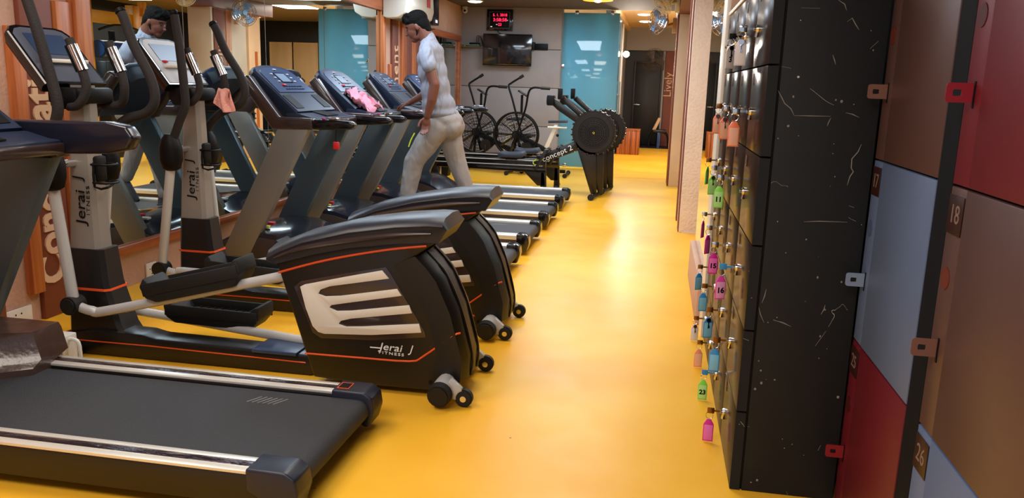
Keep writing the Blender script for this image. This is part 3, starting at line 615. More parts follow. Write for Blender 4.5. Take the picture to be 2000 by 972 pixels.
elliptical('far black elliptical trainer standing between the near elliptical and the treadmill row', 0, .97, (-2.93, -2.78, .16, -.08), True, 'elliptical trainers by the mirror wall', ((.24, .17, .33), (.22, .46, .55)))
# ================================================================== LOCKERS
# dark bank: 24 glossy doors in 6 rows of 4, doors look across the aisle (towards -X)
LX = .337; LY0 = 2.755; CW = .45; RH = .2975
t = thing('locker_cabinet', 'tall black scratched locker cabinet with glossy doors and hanging keys', 'locker', (.55, 3.6, 0))
O_ = (.55, 3.6, 0)
box(LX + .042, .690, LY0 + .002, LY0 + 4 * CW, .0, 6 * RH + .004, .003).build('cabinet_body', 'scratched_black', t, O_)
box(LX + .036, LX + .0415, LY0 + .010, LY0 + 4 * CW, .004, 6 * RH).build('inner_shadow_gap', 'black', t, O_)
box(LX - .004, .69, LY0 + .01, LY0 + 4 * CW + .02, 6 * RH + .005, 6 * RH + .022, .002).build('top_board', 'plastic_white', t, O_)
SCR = {'lines': [[(0.375, 1.406), (0.388, 1.385), (0.399, 1.366), (0.42, 1.35), (0.432, 1.329)], [(0.432, 1.328), (0.485, 1.329), (0.545, 1.33)], [(0.546, 1.325), (0.541, 1.312), (0.537, 1.299)], [(0.648, 1.245), (0.64, 1.22), (0.624, 1.197), (0.625, 1.168), (0.633, 1.156), (0.624, 1.139), (0.619, 1.111)], [(0.53, 1.689), (0.55, 1.677), (0.558, 1.658)], [(0.563, 1.624), (0.577, 1.635), (0.59, 1.615), (0.601, 1.6)], [(0.531, 1.522), (0.537, 1.508), (0.543, 1.492)], [(0.421, 1.664), (0.478, 1.663)], [(0.589, 1.343), (0.61, 1.339), (0.631, 1.33)], [(0.398, 0.745), (0.395, 0.721), (0.388, 0.696)], [(0.379, 0.68), (0.388, 0.654), (0.401, 0.628)], [(0.43, 0.639), (0.464, 0.633), (0.49, 0.621)], [(0.336, 0.803), (0.346, 0.821), (0.357, 0.815), (0.364, 0.787)], [(0.593, 0.706), (0.59, 0.688), (0.583, 0.672)], [(0.496, 0.983), (0.544, 0.988), (0.632, 0.99)], [(0.43, 0.641), (0.482, 0.624)], [(0.533, 0.015), (0.544, -0.007)], [(0.379, 1.482), (0.408, 1.477)], [(0.64, 1.543), (0.662, 1.567)], [(0.623, 0.182), (0.63, 0.202)]], 'blobs': [(0.424, 1.388, 0.0053), (0.417, 1.294, 0.007), (0.573, 1.378, 0.0088), (0.555, 1.382, 0.0053), (0.611, 1.37, 0.0044), (0.564, 1.211, 0.0035), (0.412, 0.41, 0.007), (0.393, 0.386, 0.007), (0.367, 0.083, 0.0053), (0.41, 0.035, 0.0053), (0.43, 0.046, 0.007), (0.51, 0.924, 0.0053), (0.559, 0.798, 0.0061), (0.636, 0.788, 0.007), (0.594, 0.689, 0.0053), (0.588, 0.595, 0.0053), (0.668, 0.384, 0.007), (0.442, 0.649, 0.0035), (0.355, 1.359, 0.0035), (0.452, 1.264, 0.0035), (0.65, 1.539, 0.0044), (0.637, 1.598, 0.0035), (0.389, 1.253, 0.0035), (0.592, 0.517, 0.0035), (0.535, 0.195, 0.0035), (0.414, 0.629, 0.0035), (0.396, 0.489, 0.0035), (0.406, 0.455, 0.0053), (0.455, 0.426, 0.0053), (0.578, 1.137, 0.0035)]}
sb_ = B()
for l_ in SCR['lines']:
    n0 = len(l_)
    sb_.tube([(x, LY0 + .0014, z) for x, z in l_], [.0006] + [.0018] * (n0 - 2) + [.0006], 5)
for x, z, r_ in SCR['blobs']: sb_.sph((x, LY0 + .0016, z), (r_ * (.45 + .3 * ((x * 997) % 1)), .0009, r_ * (.5 + .3 * ((z * 773) % 1))), seg=6)
sb_.build('paint_chips', 'chip', t, O_)['kind'] = 'stuff'
nb = 0
for r_ in range(6):
    for c in range(4):
        nb = (5 - r_) * 4 + (4 - c)
        y0 = LY0 + c * CW + .001; y1 = y0 + CW - .004; z0 = r_ * RH + .002; z1 = z0 + RH - .005
        do = B().box(LX, LX + .034, y0, y1, z0, z1, .0015).build('door', 'locker_front', t, O_)
        bb = B().box(LX, LX + .034, y0 - .0012, y0 - .0002, z0 + .001, z1 - .001) if c == 0 else None
        if bb: bb.build('door_edge', 'scratched_black', do, O_)
        ly = y0 + CW - .065; lz = z0 + .135
        lk = B().cyl((LX, ly, lz), (LX - .007, ly, lz), .015, .013, 16).cyl((LX - .006, ly, lz), (LX - .016, ly, lz), .008, None, 14).cyl((LX, ly, lz - .005), (LX - .004, ly, lz - .030), .007, None, 8)
        lk.build('cam_lock', 'chrome', do, O_)
        pb = B().box(LX - .0012, LX, ly - .022, ly + .022, z1 - .062, z1 - .022, .0004).build('number_plate', 'plate_dark', do, O_)
        bt = B(); bt.text(str(nb), .045, (LX - .0016, ly, z1 - .042), (0, -1, 0), (0, 0, 1), .0004); bt.build('number', 'plate_txt', do, O_)
# keys with tags hanging from the locks
TAGS = [ # locker no, colour, image position turned to metres: y, top z, key colour, text, label
 (4, 'white', 3.12, 1.612, 'chrome', '', 'white key tag with a silver key, highest and nearest on the black lockers'),
 (3, 'white', 3.56, 1.602, 'black', '3', 'greyish white key tag numbered 3 with a black headed key'),
 (8, 'orange', 3.12, 1.300, 'chrome', '', 'largest orange key tag, nearest of the orange ones'),
 (7, 'orange', 3.58, 1.305, 'chrome', '', 'orange key tag in the middle of the three orange ones'),
 (6, 'orange', 4.03, 1.310, 'brass', '', 'orange key tag farthest to the left beside the white post'),
 (11, 'green', 3.55, .990, 'chrome', '11', 'green key tag numbered 11'),
 (10, 'green', 4.00, .985, 'chrome', '', 'pale green key tag with a key over it, left of number 11'),
 (9, 'green', 4.42, 1.0, 'brass', '', 'narrow green key tag seen edge-on behind the other green tags'),
 (16, 'pink', 3.12, .705, 'tag_blue', '16', 'bright pink key tag numbered 16 on a blue key'),
 (15, 'magenta', 3.52, .712, 'chrome', '15', 'magenta key tag numbered 15'),
 (14, 'magenta', 3.95, .735, 'chrome', '', 'magenta key tag hanging from a ring left of number 15'),
 (13, 'magenta', 4.42, .675, 'chrome', '', 'thin magenta key tag hanging farthest left over the yellow floor'),
 (20, 'blue', 3.10, .435, 'brass', '', 'largest plain blue key tag, under a square headed key'),
 (19, 'blue', 3.56, .410, 'brass', '', 'blue key tag with a black headed key lying over it'),
 (18, 'blue', 4.0, .392, 'brass', '', 'light blue key tag between the leftmost blue one and the black key'),
 (17, 'blue', 4.42, .390, 'brass', '', 'leftmost blue key tag by the cream plinth'),
 (24, 'magenta', 3.10, .150, 'brass', '', 'lowest magenta key tag, near the foot of the lockers'),
 (23, 'green', 3.50, .138, 'tag_blue', '23', 'green key tag numbered 23'),
 (22, 'peach', 3.98, .068, 'brass', '', 'peach key tag hanging low over the yellow floor'),
 (21, 'white', 4.38, .075, 'brass', '', 'small white key tag with a brown key low on the left')]
for (no, col, y, zt, kc, txt, lab) in TAGS:
    r_ = 5 - (no - 1) // 4; c = 3 - (no - 1) % 4
    ly = LY0 + c * CW + .001 + CW - .065; lz = r_ * RH + .002 + .135
    pass
    o3 = (LX - .05, ly, lz)
    t = thing('key_tag', lab, 'key tag', o3, 'keys with coloured tags hanging on the lockers')
    kx = LX - .050
    # key in the lock
    kb = B().box(LX - .045, LX - .012, ly - .0015, ly + .0015, lz - .004, lz + .004).box(LX - .066, LX - .038, ly - .002, ly + .002, lz - .012, lz + .012, .001)
    kb.build('key', kc, t, o3)
    kx = LX - .056
    ang = random.uniform(-.5, .5) + (0.0 if no != 13 else 1.0)
    rr = .014
    B().ring((kx, ly, lz - .012 - rr + .004), (math.sin(ang), math.cos(ang), 0), rr, .0013, 20).build('ring', 'chrome', t, o3)
    top = lz - .012 - 2 * rr + .006
    yaw = {13: 1.15, 9: 1.1, 14: .9, 3: .5, 17: .5}.get(no, random.uniform(-.1, .35))
    mt = Matrix.Translation((kx, ly, top)) @ Matrix.Rotation(yaw, 4, 'Z')
    Ht = .098; Wd = .0205
    body = [(-Wd, -.026), (-Wd, -Ht), (Wd, -Ht), (Wd, -.026), (.008, -.004), (-.008, -.004)]
    q = B(); q.prism(body, 'xz', -.0025, .0025, .0012); q.bm.transform(mt); tg = q.build('tag_holder', 'tag_' + col, t, o3)
    q = B(); q.box(-Wd + .0035, Wd - .0035, -.0032, .0032, -Ht + .005, -.028, .0006); q.bm.transform(mt); q.build('paper_insert', 'lab_' + col, tg, o3)
    if txt:
        q = B(); q.text(txt, .030, (0, -.0035, -.062), (1, 0, 0), (0, 0, 1), .0003, bold=.0012); q.bm.transform(mt); q.build('number', 'black', tg, o3)
    if no in (4, 3, 6, 7, 10, 19, 21):   # spare key hanging over the tag
        q = B(); q.cyl((0, -.006, -.014), (0, -.0085, -.014), .010, None, 14).box(-.0022, .0022, -.008, -.006, -.052, -.02, .0004).box(.002, .005, -.008, -.006, -.050, -.040); q.bm.transform(mt)
        q.build('spare_key', 'black' if no in (3, 19) else ('brass' if no == 21 else 'chrome'), t, o3)
# coloured bank: big doors nearer the camera, set back from the black cabinet
X2 = .692
def big_locker(cy1, label, cols, nums):
    t = thing('locker_cabinet', label, 'locker', (X2 + .25, cy1 - .3, 0), 'coloured locker columns at the right edge'); O = (X2 + .25, cy1 - .3, 0)
    box(X2 + .021, X2 + .50, cy1 - .704, cy1 - .001, 0, 1.80, .002).build('cabinet_body', 'scratched_black', t, O)
    box(X2 + .002, X2 + .0205, cy1 - .704, cy1 - .602, 0, 1.80, .001).build('side_post', 'post_black', t, O)
    for i, (cn, num) in enumerate(zip(cols, nums)):
        z1 = 1.8 - .6 * i - .003; z0 = z1 - .594
        y1 = cy1 - .002; y0 = cy1 - .598
        d_ = B().box(X2, X2 + .02, y0, y1 - .098, z0, z1, .0025).box(X2 + .0012, X2 + .02, y1 - .097, y1, z0, z1, .0015)
        do = d_.build('door', cn, t, O)
        B().cyl((X2 - .0008, y1 - .040, z1 - .215), (X2 + .004, y1 - .040, z1 - .215), .027, None, 28).build('finger_hole', {'lock_red': 'lock_red_dark', 'lock_brown': 'plate_brown', 'lock_blue': 'lock_blue_dark'}[cn], do, O)
        # hasp with an eye
        hz = z1 - .385
        P = []
        h = B(); t_ = bmesh.new(); 
        n_ = 20; outer = []
        W2, H2, rc = .030, .022, .008
        for (cx, cz, a0) in [(-W2 + rc + .0, -H2 + rc, PI), (W2 - .003, -H2 + .003, 1.5 * PI), (W2 - .003, H2 - .003, 0), (-W2 + rc, H2 - rc, .5 * PI)]:
            rr = rc if cx < 0 else .003
            for k in range(5): a = a0 + k * PI / 8; outer.append((cx + rr * math.cos(a), cz + rr * math.sin(a)))
        inner = [(-.006 + .0105 * math.cos(math.atan2(z, x)), .0105 * math.sin(math.atan2(z, x))) for x, z in outer]
        vs = []
        for yy in (-.0015, .0015): vs.append([[t_.verts.new((x, yy, z)) for x, z in L_] for L_ in (outer, inner)])
        N = len(outer)
        for k in range(N):
            k2 = (k + 1) % N
            for s_ in (0, 1): t_.faces.new((vs[s_][0][k], vs[s_][0][k2], vs[s_][1][k2], vs[s_][1][k]))
            t_.faces.new((vs[0][0][k], vs[0][0][k2], vs[1][0][k2], vs[1][0][k])); t_.faces.new((vs[0][1][k], vs[0][1][k2], vs[1][1][k2], vs[1][1][k]))
        bmesh.ops.recalc_face_normals(t_, faces=t_.faces[:]); t_.transform(Matrix.Translation((X2 - .028, y1 - .052, hz))); h._add(t_)
        h.build('hasp', {'lock_red': 'hasp_red_lit', 'lock_brown': 'hasp_brown_lit', 'lock_blue': 'hasp_blue_lit'}[cn], do, O)
        B().box(X2 - .0012, X2 + .001, y1 - .060, y1 - .052, hz - .034, hz + .026).build('hasp_slot', 'black', do, O)
        pl = B().box(X2 - .002, X2, y1 - .095, y1 - .004, z1 - .108, z1 - .018, .0005).build('number_plate', 'plate_dark', do, O)
        q = B(); q.text(num, .062, (X2 - .0024, y1 - .05, z1 - .063), (0, -1, 0), (0, 0, 1), .0005); q.build('number', 'plate_txt', pl, O)
mk('hasp_red_lit', (136, 26, 42), .4); mk('hasp_brown_lit', (118, 82, 72), .4); mk('hasp_blue_lit', (122, 142, 174), .4); mk('plate_brown', (96, 36, 24), .5); mk('lock_blue_dark', (66, 84, 120), .5); mk('lock_red_dark', (66, 6, 14), .5)  # hasp colours made lighter than the doors for the light they catch
big_locker(2.752, 'locker column with brown, blue and red doors beside the black cabinet', ['lock_brown', 'lock_blue', 'lock_red'], ['9', '17', '25'])
big_locker(2.045, 'locker column with red, brown and blue doors at the right edge of the photo', ['lock_red', 'lock_brown', 'lock_blue'], ['10', '18', '26'])
# ================================================================== PERSON walking on the second treadmill, facing -X
def blob(name, prims, vox, mt, parent, smooth=6, disp=0, org=(0, 0, 0)):
    b_ = B()
    for p in prims:
        if p[0] == 'c':   # capsule chain: list of (x,y,z,r)
            pts = p[1]
            for i in range(len(pts) - 1):
                a = Vector(pts[i][:3]); c = Vector(pts[i + 1][:3]); ra, rb = pts[i][3], pts[i + 1][3]
                n_ = max(2, int((c - a).length / (min(ra, rb) * .5)) + 1)
                b_.cyl(a, c, ra, rb, 16)
                b_.sph(a, ra, seg=16); b_.sph(c, rb, seg=16)
        else: b_.sph(p[1], p[2], seg=24, mtx=p[3] if len(p) > 3 else None)
    me = bpy.data.meshes.new(name); b_.bm.to_mesh(me); b_.bm.free(); o = bpy.data.objects.new(name, me); C.objects.link(o)
    md = o.modifiers.new('r', 'REMESH'); md.mode = 'VOXEL'; md.voxel_size = vox
    ms = o.modifiers.new('s', 'SMOOTH'); ms.factor = .6; ms.iterations = smooth
    if disp:
        tx = bpy.data.textures.new('fold', 'CLOUDS'); tx.noise_scale = .11; md2 = o.modifiers.new('d', 'DISPLACE'); md2.texture = tx; md2.strength = disp; md2.mid_level = .5
    dg = bpy.context.evaluated_depsgraph_get(); me2 = bpy.data.meshes.new_from_object(o.evaluated_get(dg)); bpy.data.objects.remove(o)
    me2.name = name; me2.transform(Matrix.Translation(-Vector(org))); me2.materials.clear(); me2.materials.append(M[mt]); me2.polygons.foreach_set('use_smooth', [True] * len(me2.polygons))
    o2 = bpy.data.objects.new(name, me2); C.objects.link(o2); o2.parent = parent; return o2
PO = (-1.92, 6.90, .152)
man = thing('person', 'person in a grey t-shirt and light sweatpants walking on a treadmill', 'person', PO)
def Rv(ax, a): return Matrix.Rotation(a, 3, ax)
hc = Vector((-2.095, 6.90, 1.832))
def hp(x, y, z):  # head local: x forward (towards the face), pitched down
    v = Rv('Y', math.radians(-24)) @ Vector((-x, y, z)); return hc + v
def hs(x, y, z, r): return ('s', hp(x, y, z), r, Rv('Y', math.radians(-24)))
skin = [hs(0, 0, .02, (.096, .078, .098)), hs(.032, 0, -.03, (.072, .064, .080)), hs(.060, 0, -.090, (.036, .036, .030)), hs(.02, -.035, -.07, (.05, .022, .04)), hs(.02, .035, -.07, (.05, .022, .04)),
        hs(.103, 0, -.010, (.012, .010, .026)), hs(.114, 0, -.030, (.014, .014, .011)), hs(.083, 0, -.058, (.012, .022, .006)), hs(.082, 0, -.067, (.012, .019, .006)), hs(.083, 0, .018, (.012, .045, .010)),
        hs(-.012, -.076, -.015, (.017, .010, .030)), hs(-.012, .076, -.015, (.017, .010, .030)),
        ('c', [(*hp(-.035, 0, -.02), .068), (-2.00, 6.90, 1.72, .066), (-1.985, 6.90, 1.62, .075)]),
        ('c', [(-1.965, 6.715, 1.60, .052), (-1.90, 6.675, 1.44, .046), (-1.868, 6.665, 1.345, .044), (-1.888, 6.66, 1.22, .042), (-1.930, 6.665, 1.08, .029)]),
        ('c', [(-1.98, 7.085, 1.60, .052), (-2.0, 7.12, 1.42, .046), (-2.01, 7.13, 1.33, .040), (-2.12, 7.15, 1.24, .036), (-2.24, 7.175, 1.175, .025)])]
def hand(base, fdir, pal, thumb, curl):
    # base wrist, fdir finger direction, pal across-the-palm dir (index side), curl bends towards n
    b0 = Vector(base); f = Vector(fdir).normalized(); p_ = Vector(pal).normalized(); n_ = f.cross(p_) * thumb; out = []
    m_ = Matrix((f, p_, n_)).transposed()
    out.append(('s', b0 + f * .045, (.048, .038, .017), m_)); out.append(('s', b0 + f * .015, (.03, .026, .018), m_))
    for k, (off, ln) in enumerate([(.028, .072), (.010, .080), (-.009, .075), (-.026, .060)]):
        q = b0 + f * .080 + p_ * off; a = curl * (.7 + .12 * k); pts = [(*(q - f * .02), .0105)]; d = f.copy()
        for j, sg in enumerate((.42, .32, .26)):
            d = (d * math.cos(a) + n_ * math.sin(a)); dn_ = d.normalized(); q = q + dn_ * ln * sg; pts.append((*q, .0098 - .0009 * j)); n2 = n_ * math.cos(a) - f * math.sin(a) if j == 0 else n2
            f2 = d
        out.append(('c', pts))
    q = b0 + f * .02 + p_ * .026; pts = [(*q, .014)]
    for v in ((.6, .75, .25), (.85, .35, .4), (.95, .05, .45)): q = q + (f * v[0] + p_ * v[1] + n_ * v[2]).normalized() * .027; pts.append((*q, .0115))
    out.append(('c', pts)); return out
skin += hand((-1.932, 6.665, 1.07), (-.15, .0, -1), (-1, -.15, .12), -1, .42)
skin += hand((-2.245, 7.175, 1.172), (-1, .12, -.28), (.05, -1, 0), -1, .55)
# ankles
skin += [('c', [(-1.985, 6.90, 1.62, .07), (-1.96, 6.90, 1.50, .095), (-1.92, 6.90, 1.25, .095), (-1.87, 6.90, 1.05, .095)]), ('c', [(-1.965, 6.715, 1.60, .052), (-1.97, 6.90, 1.58, .06), (-1.98, 7.085, 1.60, .052)])]
skin += [('c', [(-1.87, 6.90, 1.02, .08), (-1.88, 6.82, .98, .08), (-2.085, 6.80, .68, .055), (-2.150, 6.80, .40, .045), (-2.165, 6.80, .26, .042)]), ('c', [(-1.85, 6.90, 1.02, .08), (-1.83, 6.99, .98, .08), (-1.76, 7.0, .70, .055), (-1.66, 7.0, .50, .045), (-1.60, 7.0, .36, .042)])]
body = blob('body', skin, .0048, 'skin', man, 3, org=PO)
eye = B()
for s in (-1, 1):
    eye.sph(hp(.086, s * .030, -.004), (.008, .013, .0035), mtx=Rv('Y', math.radians(-24)))
eye.build('eyelashes', 'hair', man, PO)
bw_ = B()
for s in (-1, 1): bw_.tube([hp(.087, s * .014, .020), hp(.089, s * .035, .026), hp(.074, s * .056, .018)], .0042, 6, smooth=3)
bw_.build('eyebrows', 'hair', man, PO)
hair = [hs(-.012, 0, .055, (.106, .085, .084)), hs(-.060, 0, -.005, (.056, .074, .092)), hs(-.075, 0, -.06, (.035, .058, .045)), hs(.045, 0, .100, (.062, .062, .034)), hs(.085, .015, .088, (.03, .045, .030)), hs(-.02, -.060, .02, (.045, .02, .04)), hs(-.02, .060, .02, (.045, .02, .04))]
rnd = random.Random(3)
for i in range(60):
    a = rnd.uniform(-1.3, 1.3); e = rnd.uniform(-.2, 1.0); hair.append(hs(-.01 + .10 * math.cos(a) * math.cos(e) + (.02 if e > .6 else 0), .083 * math.sin(a) * math.cos(e), .055 + .085 * math.sin(e), (.016, .014, .016)) if (math.cos(a) * math.cos(e) < .75 or e > .55) else hs(-.05, 0, .08, .03))
blob('hair', hair, .006, 'hair', man, 1, org=PO)
bd_ = [('c', [(*hp(.000, s * .069, -.02), .007), (*hp(.008, s * .060, -.06), .007), (*hp(.040, s * .040, -.096), .006), (*hp(.070, s * .010, -.104), .007)]) for s in (-1, 1)]
blob('beard', bd_, .005, 'hair', man, 2, org=PO)
shirt = [('s', (-1.972, 6.90, 1.56), (.118, .175, .115)), ('s', (-1.955, 6.90, 1.45), (.128, .170, .15)), ('s', (-1.925, 6.90, 1.30), (.130, .165, .17)), ('s', (-1.895, 6.90, 1.17), (.150, .175, .12)), ('s', (-1.875, 6.90, 1.10), (.165, .182, .065)),
         ('c', [(-2.0, 6.90, 1.700, .070), (-1.98, 6.90, 1.64, .085), (-1.965, 6.90, 1.58, .10)]), ('s', (-1.960, 6.90, 1.630, ), (.100, .165, .075)), ('c', [(-1.995, 6.90, 1.735, .066), (-1.975, 6.90, 1.66, .085)]), ('c', [(-1.985, 6.90, 1.69, .060), (-1.975, 6.76, 1.64, .060)]), ('c', [(-1.985, 6.90, 1.69, .060), (-1.975, 7.04, 1.64, .060)]),
         ('c', [(-1.975, 6.76, 1.625, .064), (-1.955, 6.705, 1.585, .068), (-1.930, 6.675, 1.53, .066), (-1.918, 6.668, 1.50, .068)]), ('c', [(-1.98, 7.04, 1.625, .064), (-1.98, 7.095, 1.585, .068), (-1.99, 7.12, 1.53, .066), (-1.995, 7.122, 1.50, .068)])]
sh_ = blob('t_shirt', shirt, .010, 'tee', man, 16, .006, org=PO)
pants = [('s', (-1.84, 6.90, 1.04), (.165, .170, .105)), ('s', (-1.785, 6.85, .985), (.115, .10, .10)), ('s', (-1.785, 6.96, .985), (.115, .10, .10)),
         ('c', [(-1.88, 6.82, .98, .115), (-1.99, 6.81, .82, .104), (-2.085, 6.80, .68, .090), (-2.115, 6.80, .52, .080), (-2.15, 6.80, .34, .068), (-2.16, 6.80, .27, .066)]),
         ('c', [(-1.83, 6.99, .98, .118), (-1.80, 6.99, .84, .104), (-1.76, 7.0, .70, .090), (-1.70, 7.0, .55, .078), (-1.655, 7.0, .43, .066), (-1.63, 7.0, .38, .064)])]
pa = blob('sweatpants', pants, .010, 'sweat', man, 5, .012, org=PO)
B().tube([(-2.055, 6.712, .93), (-2.085, 6.702, .87), (-2.105, 6.70, .81)], .006, 6, smooth=3).build('pocket_zip', 'neon', pa, PO)
for (x, y, z, a) in ((-2.175, 6.80, .212, 0.10), (-1.625, 7.0, .285, -.75)):
    m_ = Matrix.Translation((x, y, z)) @ Matrix.Rotation(a, 4, 'Y')
    q = B().loft([[(lx_, wy * math.cos(a_), -.045 + hz_ * max(0, math.sin(a_)) + .0) for a_ in [2 * PI * k / 16 for k in range(16)]] for lx_, wy, hz_ in [(.085, .02, .05), (.07, .036, .085), (.0, .042, .095), (-.08, .046, .065), (-.14, .044, .045), (-.18, .025, .03)]])
    q.box(-.18, .085, -.043, .043, -.060, -.043, .006)
    q.bm.transform(m_); q.build('shoe', 'shoe', man, PO, 50)
man.location = (PO[0] - .030, PO[1] + .10, PO[2] + .018); man.scale = (1.01, 1.01, 1.01)
# ================================================================== ROWERS
def rower(label, loc, lettering=True):
    X0, Y0, _ = loc; t = thing('rowing_machine', label, 'rowing machine', loc, 'rowing machines at the hall end'); 
    fw_ = (-.0, 0, .83)
    # flywheel housing at local x 0, looks along -Y
    h = B().cyl((0, -.09, .83), (0, .09, .83), .275, None, 48, bev=.03); ho = h.build('flywheel_housing', 'black_satin', t)
    g = B()
    for R_ in (.05, .075, .10, .125, .15, .17, .19): g.ring((0, -.092, .83), (0, 1, 0), R_, .0035, 36, 5)
    for k in range(24): a = 2 * PI * k / 24; g.tube([(.04 * math.cos(a), -.092, .83 + .04 * math.sin(a)), (.175 * math.cos(a), -.092, .83 + .175 * math.sin(a))], .0022, 5)
    g.build('grille', 'black', ho); B().cyl((0, -.098, .83), (0, -.088, .83), .032, None, 20).build('hub_cap', 'black', ho)
    q = B(); q.text('Q', .035, (0, -.099, .83), (1, 0, 0), (0, 0, 1), .001); q.build('emblem', 'yellow', ho)
    c_ = B()
    for k in range(26): a = 2 * PI * k / 26; c_.box(-.011, .011, -.07, .07, .27, .292, .004, mtx=Matrix.Translation((0, 0, .83)) @ Matrix.Rotation(a, 4, 'Y'))
    c_.build('perforated_rim', 'black_gloss', ho)
    # front legs
    B().prism([(-.235, .72), (.04, .60), (.075, .05), (.0, .05)], 'xz', -.06, -.02, .006).prism([(-.16, .68), (.13, .62), (.15, .05), (.09, .05)], 'xz', .02, .06, .006).build('front_leg', 'black_satin', t)
    ff = B().cyl((.02, -.30, .035), (.10, .30, .035), .024, None, 12).build('front_foot', 'black', t)
    for s in (-1, 1):
        B().cyl((.06 + s * .04, s * .30 - .02, .04), (.06 + s * .04, s * .30 + .02, .04), .04, None, 18, bev=.006).build('caster', 'rubber', ff)
    # main arm with lettering
    B().prism([(-.78, .365), (-.70, .50), (-.18, .74), (-.10, .66), (-.20, .60)], 'xz', -.04, .04, .01).build('main_arm', 'black_satin', t)
    if lettering:
        q = B(); q.text('concept 2', .095, (-.455, -.0425, .545), (.905, 0, .425), (-.425, 0, .905), .001, xs=1.1); q.build('lettering', 'white', t)
        q = B(); q.text('C', .10, (-.735, -.0425, .415), (.905, 0, .425), (-.425, 0, .905), .001).text('2', .08, (-.695, -.0425, .430), (.905, 0, .425), (-.425, 0, .905), .001); q.build('emblem', 'neon', t)
    # monitor arm
    B().prism([(-.10, .86), (-.05, .92), (-.52, 1.24), (-.57, 1.18), (-.48, 1.10)], 'xz', -.05, -.015, .008).prism([(-.04, .88), (.0, .93), (-.40, 1.27), (-.45, 1.22)], 'xz', .03, .055, .008).build('monitor_arm', 'black_satin', t)
    mo = B().box(-.61, -.52, -.10, .10, 1.15, 1.28, .012).build('monitor', 'black', t); B().box(-.617, -.612, -.08, .08, 1.17, 1.26, .002).build('screen', 'lcd_off', mo)
    B().box(-.475, -.42, -.09, .0, 1.23, 1.37, .01).build('phone_cradle', 'black', t)
    # rail, seat, footrests, rear leg
    B().prism([(-2.2, .31), (-.60, .29), (-.60, .47), (-2.2, .45)], 'xz', -.035, .035, .006).build('rail', 'black_gloss', t)
    B().box(-2.2, -.64, -.037, -.034, .435, .447).box(-2.2, -.64, -.037, -.034, .372, .382).build('rail_stripe', 'alu', t)
    st = B().prism([(-1.22, .49), (-1.20, .545), (-1.12, .53), (-1.02, .535), (-.90, .555), (-.87, .50), (-.92, .475), (-1.18, .475)], 'xz', -.15, .15, .015).build('seat', 'machine_seat', t)
    B().box(-1.13, -.97, -.05, .05, .44, .48, .008).build('seat_carriage', 'black', st)
    for s in (-1, 1):
        fp_ = B().prism([(-.74, .33), (-.70, .34), (-.56, .60), (-.60, .61)], 'xz', s * .08, s * .20, .006).build('foot_plate', 'black_satin', t)
        B().box(-.70, -.62, s * .14 - .055, s * .14 + .055, .49, .52, .006, mtx=None).build('strap', 'black', fp_)
    B().cyl((-.44, -.20, .62), (-.44, .20, .62), .014, None, 10).build('handle', 'black', t)
    B().prism([(-.66, .38), (-.60, .38), (-.58, .03), (-.66, .03)], 'xz', -.03, .03, .005).cyl((-.62, -.24, .04), (-.62, .24, .04), .022, None, 10).build('middle_leg', 'black_satin', t)
    B().prism([(-2.15, .40), (-2.08, .40), (-1.96, .03), (-2.05, .03)], 'xz', -.03, .03, .005).cyl((-2.0, -.24, .035), (-2.0, .24, .035), .024, None, 10).build('rear_leg', 'black_satin', t)
    B().prism([(-.95, .36), (-.62, .36), (-.60, .12), (-.70, .12)], 'xz', -.03, .03, .005).build('lower_beam', 'black_satin', t)
    return t
mk('machine_seat', (44, 52, 66), .4)
rower('nearer rowing machine with white lettering on its arm, flywheel towards the aisle', (-.79, 10.3, 0))
rower('farther rowing machine, its flywheel showing behind the first one', (-.70, 10.97, 0), True)
